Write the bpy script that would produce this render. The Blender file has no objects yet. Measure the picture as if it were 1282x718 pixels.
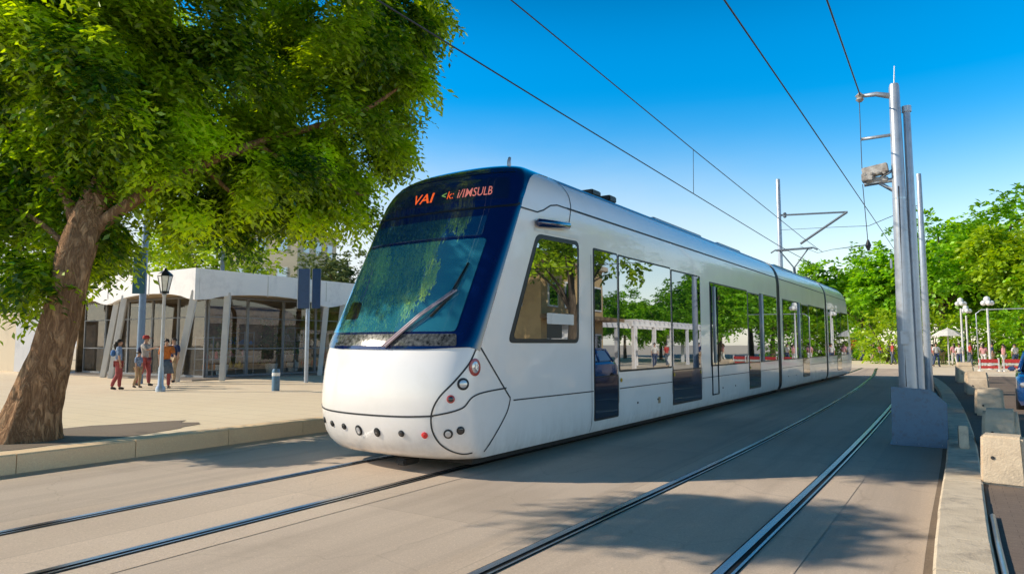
import bpy, bmesh, math, random
import numpy as np
from mathutils import Vector, Matrix, Quaternion
random.seed(7); RNG = np.random.default_rng(11)
PI = math.pi; R = math.radians
scene = bpy.context.scene
COL = scene.collection

# ------------------------------------------------------------------ helpers
def link(o, parent=None):
    COL.objects.link(o)
    if parent is not None: o.parent = parent
    return o
def tag(o, label=None, cat=None, group=None, kind=None):
    if label: o['label'] = label
    if cat: o['category'] = cat
    if group: o['group'] = group
    if kind: o['kind'] = kind
    return o
def thing(name, label, cat, loc=(0,0,0), rz=0.0, group=None):
    o = bpy.data.objects.new(name, None); link(o)
    o.empty_display_size = .3
    o.location = loc; o.rotation_euler = (0,0,rz)
    return tag(o, label, cat, group)
def kids(o): return [c for c in bpy.data.objects if c.parent == o]
def copy_tree(o, parent=None):
    c = o.copy(); COL.objects.link(c)
    if parent is not None: c.parent = parent
    for ch in kids(o): copy_tree(ch, c)
    return c
def dup(o, loc, rz=0.0, label=None, group=None, scale=None):
    c = copy_tree(o); c.location = loc; c.rotation_euler = (0,0,rz)
    if label: c['label'] = label
    if group: c['group'] = group
    if scale: c.scale = (scale,)*3 if not hasattr(scale,'__len__') else scale
    return c

class MB:
    def __init__(s): s.v=[]; s.f=[]; s.m=[]; s.mi=0
    def add(s, vs, fs):
        n=len(s.v); s.v += [tuple(v) for v in vs]
        s.f += [tuple(i+n for i in f) for f in fs]; s.m += [s.mi]*len(fs); return s
    def box(s, c, d, rz=0.0, rot=None):
        x,y,z = d[0]/2,d[1]/2,d[2]/2
        vs=[Vector((sx*x,sy*y,sz*z)) for sz in(-1,1) for sy in(-1,1) for sx in(-1,1)]
        q = rot if rot is not None else Matrix.Rotation(rz,3,'Z')
        vs=[q@v+Vector(c) for v in vs]
        return s.add(vs,[(0,2,3,1),(4,5,7,6),(0,1,5,4),(2,6,7,3),(0,4,6,2),(1,3,7,5)])
    def tube(s, path, rad, seg=10, cap=True):
        path=[Vector(p) for p in path]; n=len(path)
        if not hasattr(rad,'__len__'): rad=[rad]*n
        t0=(path[1]-path[0]).normalized()
        ref=Vector((0,0,1)) if abs(t0.z)<.9 else Vector((1,0,0))
        u=t0.cross(ref).normalized(); vs=[]
        for i,p in enumerate(path):
            t=(path[min(i+1,n-1)]-path[max(i-1,0)]).normalized()
            u=(u-t*u.dot(t)).normalized(); w=t.cross(u)
            for k in range(seg):
                a=2*PI*k/seg; vs.append(p+(u*math.cos(a)+w*math.sin(a))*rad[i])
        fs=[(i*seg+k,i*seg+(k+1)%seg,(i+1)*seg+(k+1)%seg,(i+1)*seg+k) for i in range(n-1) for k in range(seg)]
        if cap: fs += [tuple(range(seg))[::-1], tuple((n-1)*seg+k for k in range(seg))]
        return s.add(vs,fs)
    def bar(s, a, b, r, seg=8): return s.tube([a,b],r,seg)
    def lathe(s, prof, c=(0,0,0), seg=20):
        vs=[];n=len(prof)
        for r,z in prof:
            for k in range(seg):
                a=2*PI*k/seg; vs.append((c[0]+r*math.cos(a),c[1]+r*math.sin(a),c[2]+z))
        fs=[(i*seg+k,i*seg+(k+1)%seg,(i+1)*seg+(k+1)%seg,(i+1)*seg+k) for i in range(n-1) for k in range(seg)]
        fs += [tuple(range(seg))[::-1], tuple((n-1)*seg+k for k in range(seg))]
        return s.add(vs,fs)
    def prism(s, poly, axis, d0, d1):
        # poly in the two remaining axes, extruded along axis
        def mk(p,d):
            return {0:(d,p[0],p[1]),1:(p[0],d,p[1]),2:(p[0],p[1],d)}[axis]
        n=len(poly); vs=[mk(p,d0) for p in poly]+[mk(p,d1) for p in poly]
        fs=[tuple(range(n))[::-1],tuple(range(n,2*n))]+[(i,(i+1)%n,n+(i+1)%n,n+i) for i in range(n)]
        return s.add(vs,fs)
    def build(s, name, mat, parent=None, smooth=False, bevel=0.0, loc=None, seg=2, auto=None):
        me=bpy.data.meshes.new(name); me.from_pydata(s.v,[],s.f)
        for m in (mat if isinstance(mat,(list,tuple)) else [mat]): me.materials.append(m)
        me.polygons.foreach_set('material_index', s.m)
        bm=bmesh.new(); bm.from_mesh(me); bmesh.ops.recalc_face_normals(bm,faces=bm.faces)
        if bevel: 
            es=[e for e in bm.edges if len(e.link_faces)==2 and e.calc_face_angle(0)>R(30)]
            try: bmesh.ops.bevel(bm,geom=es,offset=bevel,segments=seg,affect='EDGES',clamp_overlap=True)
            except Exception: pass
        if auto:
            for e in bm.edges:
                if len(e.link_faces)==2 and e.calc_face_angle(0)>R(auto): e.smooth=False
            smooth=True
        if smooth:
            for f in bm.faces: f.smooth=True
        bm.to_mesh(me); bm.free()
        o=bpy.data.objects.new(name,me); link(o,parent)
        if loc is not None: o.location=loc
        return o

# ------------------------------------------------------------------ materials
def newmat(name):
    m=bpy.data.materials.new(name); m.use_nodes=True
    nt=m.node_tree; return m, nt, nt.nodes['Principled BSDF']
def N(nt,t,**k):
    n=nt.nodes.new(t)
    for a,b in k.items():
        if a in n.inputs.keys(): n.inputs[a].default_value=b
        else: setattr(n,a,b)
    return n
def c4(c): return (c[0],c[1],c[2],1)
def noise_mat(name, c1, c2, scale=4, rough=.7, bump=0.0, bscale=None, metallic=0.0, detail=6, coat=0.0, spec=.5, stretch=None, dirt=None, rvar=.1):
    m,nt,b=newmat(name); L=nt.links
    tc=N(nt,'ShaderNodeTexCoord'); mp=N(nt,'ShaderNodeMapping')
    if stretch: mp.inputs['Scale'].default_value=stretch
    L.new(tc.outputs['Object'],mp.inputs['Vector'])
    n=N(nt,'ShaderNodeTexNoise',Scale=scale,Detail=detail,Roughness=.6); L.new(mp.outputs[0],n.inputs['Vector'])
    r=N(nt,'ShaderNodeValToRGB'); r.color_ramp.elements[0].color=c4(c1); r.color_ramp.elements[1].color=c4(c2)
    r.color_ramp.elements[0].position=.32; r.color_ramp.elements[1].position=.68
    L.new(n.outputs['Fac'],r.inputs['Fac']); out=r.outputs['Color']
    if dirt:
        n2=N(nt,'ShaderNodeTexNoise',Scale=dirt[1],Detail=8,Roughness=.7); L.new(tc.outputs['Object'],n2.inputs['Vector'])
        rr=N(nt,'ShaderNodeValToRGB'); rr.color_ramp.elements[0].position=.5; rr.color_ramp.elements[1].position=.75
        L.new(n2.outputs['Fac'],rr.inputs['Fac'])
        mx=N(nt,'ShaderNodeMix',data_type='RGBA'); mx.inputs[7].default_value=c4(dirt[0])
        L.new(rr.outputs['Color'],mx.inputs[0]); L.new(out,mx.inputs[6]); out=mx.outputs[2]
    L.new(out,b.inputs['Base Color'])
    mr=N(nt,'ShaderNodeMapRange'); mr.inputs[3].default_value=max(.02,rough-rvar); mr.inputs[4].default_value=min(1,rough+rvar)
    L.new(n.outputs['Fac'],mr.inputs[0]); L.new(mr.outputs[0],b.inputs['Roughness'])
    b.inputs['Metallic'].default_value=metallic; b.inputs['Coat Weight'].default_value=coat
    b.inputs['Specular IOR Level'].default_value=spec
    if bump:
        n3=N(nt,'ShaderNodeTexNoise',Scale=bscale or scale*6,Detail=5); L.new(mp.outputs[0],n3.inputs['Vector'])
        bp=N(nt,'ShaderNodeBump',Strength=bump,Distance=.02); L.new(n3.outputs['Fac'],bp.inputs['Height']); L.new(bp.outputs[0],b.inputs['Normal'])
    return m
def flat(name,c,rough=.5,metallic=0.0,coat=0.0,emit=None,es=1.0,v=.12,scale=9):
    m=noise_mat(name,[x*(1-v) for x in c],[min(1,x*(1+v)) for x in c],scale,rough,metallic=metallic,coat=coat,rvar=.04)
    if emit:
        b=m.node_tree.nodes['Principled BSDF']; b.inputs['Emission Color'].default_value=c4(emit); b.inputs['Emission Strength'].default_value=es
    return m
def mirror_glass(name,tint,refl,dark,rough=.012,wob=.0):
    m,nt,b=newmat(name); L=nt.links; nt.nodes.remove(b)
    out=nt.nodes['Material Output']
    g=N(nt,'ShaderNodeBsdfGlossy',Roughness=rough); g.inputs['Color'].default_value=c4(tint)
    d=N(nt,'ShaderNodeBsdfDiffuse'); d.inputs['Color'].default_value=c4(dark)
    lw=N(nt,'ShaderNodeLayerWeight',Blend=.35)
    mr=N(nt,'ShaderNodeMapRange'); mr.inputs[3].default_value=refl; mr.inputs[4].default_value=.98
    L.new(lw.outputs['Fresnel'],mr.inputs[0])
    mx=N(nt,'ShaderNodeMixShader'); L.new(mr.outputs[0],mx.inputs[0]); L.new(d.outputs[0],mx.inputs[1]); L.new(g.outputs[0],mx.inputs[2])
    if wob:
        tc=N(nt,'ShaderNodeTexCoord'); n=N(nt,'ShaderNodeTexNoise',Scale=1.3,Detail=1); L.new(tc.outputs['Object'],n.inputs['Vector'])
        bp=N(nt,'ShaderNodeBump',Strength=wob,Distance=.02); L.new(n.outputs['Fac'],bp.inputs['Height']); L.new(bp.outputs[0],g.inputs['Normal'])
    L.new(mx.outputs[0],out.inputs['Surface']); return m
def clear_glass(name,tint,refl,trans,rmax=.98):
    m,nt,b=newmat(name); L=nt.links; nt.nodes.remove(b)
    out=nt.nodes['Material Output']
    g=N(nt,'ShaderNodeBsdfGlossy',Roughness=.015); g.inputs['Color'].default_value=c4(tint)
    d=N(nt,'ShaderNodeBsdfTransparent'); d.inputs['Color'].default_value=c4(trans)
    lw=N(nt,'ShaderNodeLayerWeight',Blend=.3)
    mr=N(nt,'ShaderNodeMapRange'); mr.inputs[3].default_value=refl; mr.inputs[4].default_value=rmax
    L.new(lw.outputs['Fresnel'],mr.inputs[0])
    mx=N(nt,'ShaderNodeMixShader'); L.new(mr.outputs[0],mx.inputs[0]); L.new(d.outputs[0],mx.inputs[1]); L.new(g.outputs[0],mx.inputs[2])
    L.new(mx.outputs[0],out.inputs['Surface']); return m
def leaf_mat(name, dark, light, trans=.42, gloss=.06):
    m,nt,b=newmat(name); L=nt.links; nt.nodes.remove(b); out=nt.nodes['Material Output']
    at=N(nt,'ShaderNodeAttribute',attribute_name='tint')
    r=N(nt,'ShaderNodeValToRGB'); r.color_ramp.elements[0].color=c4(dark); r.color_ramp.elements[1].color=c4(light)
    L.new(at.outputs['Fac'],r.inputs['Fac'])
    d=N(nt,'ShaderNodeBsdfDiffuse'); t=N(nt,'ShaderNodeBsdfTranslucent'); g=N(nt,'ShaderNodeBsdfGlossy',Roughness=.45); g.inputs['Color'].default_value=(.8,.9,.7,1)
    h=N(nt,'ShaderNodeHueSaturation',Hue=.485,Saturation=1.1,Value=1.5); L.new(r.outputs[0],h.inputs['Color'])
    L.new(r.outputs[0],d.inputs['Color']); L.new(h.outputs[0],t.inputs['Color'])
    m1=N(nt,'ShaderNodeMixShader',Fac=trans); L.new(d.outputs[0],m1.inputs[1]); L.new(t.outputs[0],m1.inputs[2])
    m2=N(nt,'ShaderNodeMixShader',Fac=gloss); L.new(m1.outputs[0],m2.inputs[1]); L.new(g.outputs[0],m2.inputs[2])
    L.new(m2.outputs[0],out.inputs['Surface']); return m

MAT={}
MAT['white']=noise_mat('tram white paint',(.87,.835,.80),(.89,.855,.82),.8,.22,coat=.5,dirt=((.82,.78,.73),.9),rvar=.03)
def skirt_grime(m):
    nt=m.node_tree; L=nt.links; b=nt.nodes['Principled BSDF']; src=b.inputs['Base Color'].links[0].from_socket
    tc=N(nt,'ShaderNodeTexCoord'); sx=N(nt,'ShaderNodeSeparateXYZ'); L.new(tc.outputs['Object'],sx.inputs[0])
    mr=N(nt,'ShaderNodeMapRange',interpolation_type='SMOOTHSTEP'); mr.inputs[1].default_value=.75; mr.inputs[2].default_value=.2; L.new(sx.outputs['Z'],mr.inputs[0])
    mp=N(nt,'ShaderNodeMapping'); mp.inputs['Scale'].default_value=(1,1.2,.25); L.new(tc.outputs['Object'],mp.inputs[0])
    n=N(nt,'ShaderNodeTexNoise',Scale=5,Detail=8,Roughness=.7); L.new(mp.outputs[0],n.inputs['Vector'])
    r=N(nt,'ShaderNodeMapRange'); r.inputs[1].default_value=.38; r.inputs[2].default_value=.72; L.new(n.outputs['Fac'],r.inputs[0])
    mu=N(nt,'ShaderNodeMath',operation='MULTIPLY'); L.new(mr.outputs[0],mu.inputs[0]); L.new(r.outputs[0],mu.inputs[1])
    m3=N(nt,'ShaderNodeMath',operation='MULTIPLY'); m3.inputs[1].default_value=.30; L.new(mu.outputs[0],m3.inputs[0])
    x=N(nt,'ShaderNodeMix',data_type='RGBA'); L.new(m3.outputs[0],x.inputs[0]); L.new(src,x.inputs[6]); x.inputs[7].default_value=(.30,.25,.20,1); L.new(x.outputs[2],b.inputs['Base Color'])
    bn=N(nt,'ShaderNodeTexNoise',Scale=.9,Detail=1); L.new(tc.outputs['Object'],bn.inputs['Vector']); bp=N(nt,'ShaderNodeBump',Strength=.12,Distance=.05); L.new(bn.outputs['Fac'],bp.inputs['Height']); L.new(bp.outputs[0],b.inputs['Normal']); L.new(bp.outputs[0],b.inputs['Coat Normal'])
skirt_grime(MAT['white'])
MAT['cream']=noise_mat('tram pale grey panel',(.70,.69,.66),(.75,.74,.71),1.2,.3,coat=.3)
MAT['navy']=flat('gloss navy shell',(.0015,.011,.075),.06,coat=1.0,v=.05,scale=2)
MAT['roofblue']=flat('tram blue grey roof',(.10,.20,.36),.3,v=.1)
MAT['black']=flat('black rubber trim',(.008,.009,.011),.45)
MAT['seam']=flat('dark panel gap',(.025,.027,.03),.6)
MAT['under']=noise_mat('grimy underframe',(.012,.012,.012),(.035,.03,.026),6,.8)
MAT['sideglass']=mirror_glass('tinted side glass',(.72,.76,.82),.54,(.008,.01,.014),wob=.02)
MAT['doorglass']=mirror_glass('tinted door glass',(.60,.66,.76),.46,(.006,.01,.018),wob=.02)
MAT['lowpanel']=flat('dark blue door lower panel',(.005,.013,.036),.12,coat=.8,v=.1)
MAT['chrome']=flat('brushed steel',(.55,.56,.58),.3,metallic=.9)
MAT['orange_led']=flat('orange sign letters',(.9,.12,.02),.5,emit=(1,.13,.02),es=.62)
MAT['pink_led']=flat('pale orange sign letters',(.75,.22,.18),.5,emit=(1,.26,.18),es=.34)
MAT['green_led']=flat('green sign mark',(.25,.5,.1),.5,emit=(.5,.8,.2),es=.2)
MAT['lamp']=mirror_glass('lamp lens',(.9,.9,.9),.25,(.45,.46,.48))
MAT['darklens']=flat('dark lens',(.02,.022,.026),.1,coat=1)
MAT['red']=flat('red lamp',(.75,.012,.015),.2,coat=1)
MAT['ring_red']=flat('dull red ring',(.42,.05,.04),.3,coat=.6)
MAT['paint_pole']=noise_mat('pale blue grey pole paint',(.40,.44,.50),(.48,.52,.57),3,.35,metallic=.35,rvar=.08,dirt=((.34,.34,.35),7))
MAT['pole_dark']=flat('slate pole paint',(.13,.17,.21),.45)
MAT['pole_blue']=flat('dull blue pole paint',(.16,.24,.36),.45)
MAT['panelblue']=noise_mat('blue grey steel cover',(.10,.19,.29),(.125,.225,.335),3,.42,metallic=.2,dirt=((.11,.14,.18),9))
MAT['wire']=flat('dark wire',(.03,.035,.045),.5)
MAT['asphalt_none']=None
MAT['concrete']=noise_mat('weathered concrete',(.60,.50,.37),(.74,.63,.48),5,.85,bump=.35,bscale=60,dirt=((.30,.25,.20),4))
MAT['blockstone']=noise_mat('creamy cast stone',(.60,.47,.33),(.76,.62,.45),4,.8,bump=.4,bscale=50,dirt=((.34,.27,.20),3))
MAT['wallwhite']=noise_mat('white rendered fascia',(.82,.80,.79),(.87,.85,.83),.6,.75,bump=.08,bscale=30,dirt=((.62,.61,.62),.9))
MAT['column']=noise_mat('pale column paint',(.55,.54,.52),(.66,.65,.62),1.5,.6)
MAT['frame']=flat('grey window frame',(.20,.21,.22),.45)
MAT['shopglass']=clear_glass('shop glass',(.9,.92,.95),.05,(.90,.91,.90),.55)
MAT['interior']=noise_mat('brown shop interior',(.05,.033,.018),(.34,.23,.12),1.6,.8)
MAT['soffit']=noise_mat('cream soffit',(.42,.33,.22),(.50,.40,.27),1,.8)
MAT['floor_in']=noise_mat('shop floor',(.2,.17,.14),(.28,.24,.2),2,.5)
MAT['skin']=noise_mat('skin',(.42,.23,.15),(.52,.30,.20),8,.55)
MAT['hair']=flat('dark hair',(.02,.013,.009),.5)
for n,c in dict(blue=(.06,.17,.42),navycloth=(.02,.035,.10),redcloth=(.45,.05,.04),greycloth=(.42,.39,.36),pink=(.62,.30,.30),orangecloth=(.6,.17,.03),whitecloth=(.68,.66,.62),redtrousers=(.34,.07,.07),slate=(.10,.13,.17),denim=(.05,.08,.16),tan=(.42,.30,.18),shoe=(.025,.022,.02),green=(.06,.18,.07),yellow=(.6,.4,.05)).items():
    MAT[n]=noise_mat('cloth '+n,[x*.7 for x in c],[min(1,x*1.25) for x in c],14,.85,bump=.3,bscale=30)
MAT['bluepattern']=noise_mat('blue patterned cloth',(.02,.06,.22),(.40,.52,.66),22,.85)
MAT['buff']=noise_mat('buff render',(.50,.34,.15),(.60,.42,.20),.5,.85,dirt=((.38,.26,.13),.7))
MAT['buffpale']=noise_mat('pale buff render',(.55,.46,.33),(.62,.53,.39),.4,.85,dirt=((.42,.35,.26),.5))
def bark_mat():
    m,nt,b=newmat('bark'); L=nt.links; tc=N(nt,'ShaderNodeTexCoord')
    mp=N(nt,'ShaderNodeMapping'); mp.inputs['Scale'].default_value=(1,1,.30); L.new(tc.outputs['Object'],mp.inputs[0])
    wn=N(nt,'ShaderNodeTexNoise',Scale=9,Detail=8,Roughness=.62,Distortion=.8); L.new(mp.outputs[0],wn.inputs['Vector'])
    s1=N(nt,'ShaderNodeMath',operation='SUBTRACT'); s1.inputs[1].default_value=.5; L.new(wn.outputs['Fac'],s1.inputs[0])
    s2=N(nt,'ShaderNodeMath',operation='ABSOLUTE'); L.new(s1.outputs[0],s2.inputs[0])
    pl=N(nt,'ShaderNodeMapRange'); pl.inputs[2].default_value=.13; L.new(s2.outputs[0],pl.inputs[0])
    fn=N(nt,'ShaderNodeTexNoise',Scale=26,Detail=7,Roughness=.7); L.new(mp.outputs[0],fn.inputs['Vector'])
    r=N(nt,'ShaderNodeValToRGB'); e=r.color_ramp.elements; e[0].color=(.040,.019,.009,1); e[1].color=(.62,.37,.20,1); e[0].position=.05; e[1].position=.95
    x=e.new(.45); x.color=(.32,.175,.09,1)
    mu=N(nt,'ShaderNodeMath',operation='MULTIPLY_ADD'); mu.inputs[1].default_value=.48; L.new(pl.outputs[0],mu.inputs[0])
    m2=N(nt,'ShaderNodeMath',operation='MULTIPLY'); m2.inputs[1].default_value=.72; L.new(fn.outputs['Fac'],m2.inputs[0]); L.new(m2.outputs[0],mu.inputs[2])
    L.new(mu.outputs[0],r.inputs['Fac']); L.new(r.outputs[0],b.inputs['Base Color']); b.inputs['Roughness'].default_value=.9; b.inputs['Specular IOR Level'].default_value=.2
    bp=N(nt,'ShaderNodeBump',Strength=1.0,Distance=.05); L.new(mu.outputs[0],bp.inputs['Height']); L.new(bp.outputs[0],b.inputs['Normal']); return m
MAT['bark']=bark_mat()
MAT['bark_far']=noise_mat('grey brown bark',(.07,.05,.035),(.16,.12,.08),4,.9,stretch=(2,2,.5))
MAT['leaf_big']=leaf_mat('ash green leaf',(.022,.10,.004),(.60,.84,.022),trans=.56)
MAT['leaf_far']=leaf_mat('bright green leaf',(.05,.20,.006),(.38,.72,.022),trans=.45)
MAT['leaf_yellow']=leaf_mat('yellow green leaf',(.18,.32,.010),(.50,.68,.03),trans=.45)
MAT['leaf_dull']=leaf_mat('dull olive leaf',(.05,.09,.025),(.20,.25,.09),trans=.35)
MAT['globe']=flat('white lamp globe',(.8,.8,.78),.3)
MAT['redwhite']=flat('red barrier panel',(.62,.05,.05),.5)
MAT['steel_rail']=noise_mat('worn rail steel',(.30,.31,.33),(.50,.51,.53),2,.26,metallic=.9,stretch=(6,.15,1))
MAT['groove']=flat('dark rail groove',(.006,.006,.006),.8)
MAT['insul']=noise_mat('rusty device housing',(.25,.20,.16),(.65,.63,.60),9,.5)

# ------------------------------------------------------------------ world, sun, camera
EL=R(32.0); AZ=Vector((.865,.50,0)).normalized()
sun_to=Vector((-AZ.x*math.cos(EL),-AZ.y*math.cos(EL),math.sin(EL)))
w=bpy.data.worlds.new('World'); scene.world=w; w.use_nodes=True
nt=w.node_tree; bg=nt.nodes['Background']
sky=nt.nodes.new('ShaderNodeTexSky'); sky.sky_type='NISHITA'; sky.sun_disc=False
sky.sun_elevation=EL; sky.sun_rotation=math.atan2(sun_to.x,sun_to.y)
sky.air_density=1.25; sky.dust_density=.25; sky.ozone_density=2.2
hs=N(nt,'ShaderNodeHueSaturation',Hue=.500,Saturation=1.68,Value=1.0)
wtc=N(nt,'ShaderNodeTexCoord'); wsx=N(nt,'ShaderNodeSeparateXYZ'); nt.links.new(wtc.outputs['Generated'],wsx.inputs[0])
wmr=N(nt,'ShaderNodeMapRange',interpolation_type='SMOOTHSTEP'); wmr.inputs[1].default_value=.38; wmr.inputs[2].default_value=.66; wmr.inputs[3].default_value=1.62; wmr.inputs[4].default_value=.14   # overhead sky dimmed to deepen the ground shade, lower sky brightened
wms=N(nt,'ShaderNodeMapRange',interpolation_type='SMOOTHSTEP'); wms.inputs[1].default_value=.02; wms.inputs[2].default_value=.30; wms.inputs[3].default_value=.62; wms.inputs[4].default_value=1.68
nt.links.new(wsx.outputs['Z'],wms.inputs[0]); nt.links.new(wms.outputs[0],hs.inputs['Saturation'])
nt.links.new(wsx.outputs['Z'],wmr.inputs[0]); nt.links.new(wmr.outputs[0],hs.inputs['Value'])
nt.links.new(sky.outputs[0],hs.inputs['Color']); 
wdx=N(nt,'ShaderNodeVectorMath',operation='DOT_PRODUCT'); wdx.inputs[1].default_value=(-.88,.47,0); nt.links.new(wtc.outputs['Generated'],wdx.inputs[0])
wa=N(nt,'ShaderNodeMapRange',interpolation_type='SMOOTHSTEP'); wa.inputs[1].default_value=.45; wa.inputs[2].default_value=1.0; nt.links.new(wdx.outputs['Value'],wa.inputs[0])
wb=N(nt,'ShaderNodeMapRange',interpolation_type='SMOOTHSTEP'); wb.inputs[1].default_value=.36; wb.inputs[2].default_value=.06; nt.links.new(wsx.outputs['Z'],wb.inputs[0])
wmp=N(nt,'ShaderNodeMapping'); wmp.inputs['Scale'].default_value=(1,1,3.2); nt.links.new(wtc.outputs['Generated'],wmp.inputs[0])
wn=N(nt,'ShaderNodeTexNoise',Scale=3.2,Detail=7,Roughness=.55); nt.links.new(wmp.outputs[0],wn.inputs['Vector'])
wnr=N(nt,'ShaderNodeMapRange'); wnr.inputs[1].default_value=.35; wnr.inputs[2].default_value=.62; wnr.inputs[3].default_value=.55; nt.links.new(wn.outputs['Fac'],wnr.inputs[0])
wm1=N(nt,'ShaderNodeMath',operation='MULTIPLY'); nt.links.new(wa.outputs[0],wm1.inputs[0]); nt.links.new(wb.outputs[0],wm1.inputs[1])
wm2=N(nt,'ShaderNodeMath',operation='MULTIPLY'); nt.links.new(wm1.outputs[0],wm2.inputs[0]); nt.links.new(wnr.outputs[0],wm2.inputs[1])
wmx=N(nt,'ShaderNodeMix',data_type='RGBA'); nt.links.new(wm2.outputs[0],wmx.inputs[0]); nt.links.new(hs.outputs[0],wmx.inputs[6]); wmx.inputs[7].default_value=(6.7,6.8,6.9,1)
nt.links.new(wmx.outputs[2],bg.inputs['Color'])
bg.inputs['Strength'].default_value=.13
sl=bpy.data.lights.new('sun','SUN'); sl.energy=5.0; sl.angle=R(.5); sl.color=(1,.88,.71)
so=bpy.data.objects.new('sun',sl); link(so); so.location=(-40,-20,40)
so.rotation_euler=(-sun_to).to_track_quat('-Z','Y').to_euler()
cam=bpy.data.cameras.new('camera'); cam.sensor_width=36; cam.lens=850/1282*36; cam.clip_end=2000; cam.clip_start=.05
co=bpy.data.objects.new('camera',cam); link(co); co.location=(0,0,1.65); co.rotation_euler=(R(90+4.775),0,R(32.767))
scene.camera=co
scene.view_settings.view_transform='Standard'; scene.view_settings.look='None'; scene.view_settings.exposure=0
scene.cycles.max_bounces=8; scene.cycles.transparent_max_bounces=12; scene.cycles.glossy_bounces=5
scene.cycles.sample_clamp_indirect=6; scene.cycles.caustics_reflective=False; scene.cycles.caustics_refractive=False

# ------------------------------------------------------------------ setting: ground, road, kerbs
def ground_mat(name, base, light, dark, tile=None, spec=.3, streak=True, leaf=False, bandx=False):
    m,nt,b=newmat(name); L=nt.links; tc=N(nt,'ShaderNodeTexCoord')
    def noise(sc,det,stretch=(1,1,1),ro=.6):
        mp=N(nt,'ShaderNodeMapping'); mp.inputs['Scale'].default_value=stretch; L.new(tc.outputs['Object'],mp.inputs[0])
        n=N(nt,'ShaderNodeTexNoise',Scale=sc,Detail=det,Roughness=ro); L.new(mp.outputs[0],n.inputs['Vector']); return n.outputs['Fac']
    def ramp(f,p0,p1):
        r=N(nt,'ShaderNodeMapRange'); r.inputs[1].default_value=p0; r.inputs[2].default_value=p1; L.new(f,r.inputs[0]); return r.outputs[0]
    def mix(f,a,bc,fac=1.0):
        mu=N(nt,'ShaderNodeMath',operation='MULTIPLY'); mu.inputs[1].default_value=fac; L.new(f,mu.inputs[0])
        x=N(nt,'ShaderNodeMix',data_type='RGBA'); L.new(mu.outputs[0],x.inputs[0])
        if isinstance(a,tuple): x.inputs[6].default_value=c4(a)
        else: L.new(a,x.inputs[6])
        x.inputs[7].default_value=c4(bc); return x.outputs[2]
    col=mix(ramp(noise(.35,5),.35,.65),base,light,.8)
    col=mix(ramp(noise(90,3),.5,.72),col,dark,.55)
    col=mix(ramp(noise(38,4),.55,.75),col,tuple(min(1,x*1.35) for x in light),.5)
    if streak: col=mix(ramp(noise(1.2,6,(1.6,.07,1)),.5,.75),col,dark,.5)
    col=mix(ramp(noise(.9,7,(1,1,1),.72),.56,.74),col,dark,.35)
    if tile:
        br=N(nt,'ShaderNodeTexBrick'); br.inputs['Scale'].default_value=1.0; br.inputs['Mortar Size'].default_value=.012*tile; br.inputs['Brick Width'].default_value=tile; br.inputs['Row Height'].default_value=tile*.5
        br.inputs['Color1'].default_value=(0,0,0,1); br.inputs['Color2'].default_value=(.18,.18,.18,1); br.inputs['Mortar'].default_value=(1,1,1,1)
        L.new(tc.outputs['Object'],br.inputs['Vector']); col=mix(br.outputs['Color'],col,dark,.75)
    if bandx:
        vo=N(nt,'ShaderNodeTexVoronoi',feature='DISTANCE_TO_EDGE'); vo.inputs['Scale'].default_value=.42
        wn=N(nt,'ShaderNodeTexNoise',Scale=1.7,Detail=4)
        L.new(tc.outputs['Object'],wn.inputs['Vector'])
        va=N(nt,'ShaderNodeVectorMath',operation='MULTIPLY_ADD'); va.inputs[1].default_value=(.6,.6,0); L.new(wn.outputs['Color'],va.inputs[0]); L.new(tc.outputs['Object'],va.inputs[2]); L.new(va.outputs[0],vo.inputs['Vector'])
        inv=N(nt,'ShaderNodeMapRange'); inv.inputs[1].default_value=.0; inv.inputs[2].default_value=.006; inv.inputs[3].default_value=1; inv.inputs[4].default_value=0; L.new(vo.outputs['Distance'],inv.inputs[0])
        col=mix(inv.outputs[0],col,dark,.28)
        br=N(nt,'ShaderNodeTexBrick'); br.inputs['Scale'].default_value=1; br.inputs['Mortar Size'].default_value=.008; br.inputs['Brick Width'].default_value=3.1; br.inputs['Row Height'].default_value=5.2; br.offset=.0
        br.inputs['Color1'].default_value=(0,0,0,1); br.inputs['Color2'].default_value=(.5,.5,.5,1); br.inputs['Mortar'].default_value=(1,1,1,1)
        L.new(va.outputs[0] if False else tc.outputs['Object'],br.inputs['Vector']); col=mix(br.outputs['Color'],col,tuple(x*.8 for x in dark),.33)
        col=mix(ramp(noise(.55,3,(1,.5,1),.5),.60,.66),col,tuple(x*1.15 for x in dark),.28)
        col=mix(ramp(noise(2.3,8,(1,1,1),.75),.66,.74),col,tuple(x*.5 for x in dark),.5)
    L.new(col,b.inputs['Base Color']); b.inputs['Roughness'].default_value=.85; b.inputs['Specular IOR Level'].default_value=spec
    bp=N(nt,'ShaderNodeBump',Strength=.35,Distance=.01); L.new(noise(120,4),bp.inputs['Height']); L.new(bp.outputs[0],b.inputs['Normal'])
    return m
MAT['road']=ground_mat('road asphalt',(.56,.455,.36),(.64,.525,.42),(.30,.24,.19),bandx=True)
MAT['trackbed']=ground_mat('track concrete',(.61,.49,.38),(.68,.555,.44),(.34,.27,.21),bandx=True)
MAT['paving']=ground_mat('pale sandy paving',(.83,.67,.47),(.86,.72,.53),(.62,.49,.34),tile=1.2,streak=False)
MAT['farpaving']=ground_mat('light tan far paving',(.80,.67,.50),(.84,.72,.56),(.60,.50,.38),streak=False)  # plain light tan paving colour for the whole ground sheet
MAT['setts']=ground_mat('brown paving setts',(.20,.155,.13),(.25,.20,.165),(.09,.07,.06),tile=.2,streak=False)
MAT['kerbstone']=ground_mat('sandy kerb stone',(.84,.60,.36),(.88,.66,.42),(.56,.40,.24),streak=False)
MAT['soil']=ground_mat('gritty soil',(.20,.155,.115),(.28,.22,.165),(.09,.07,.05),streak=False)

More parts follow.
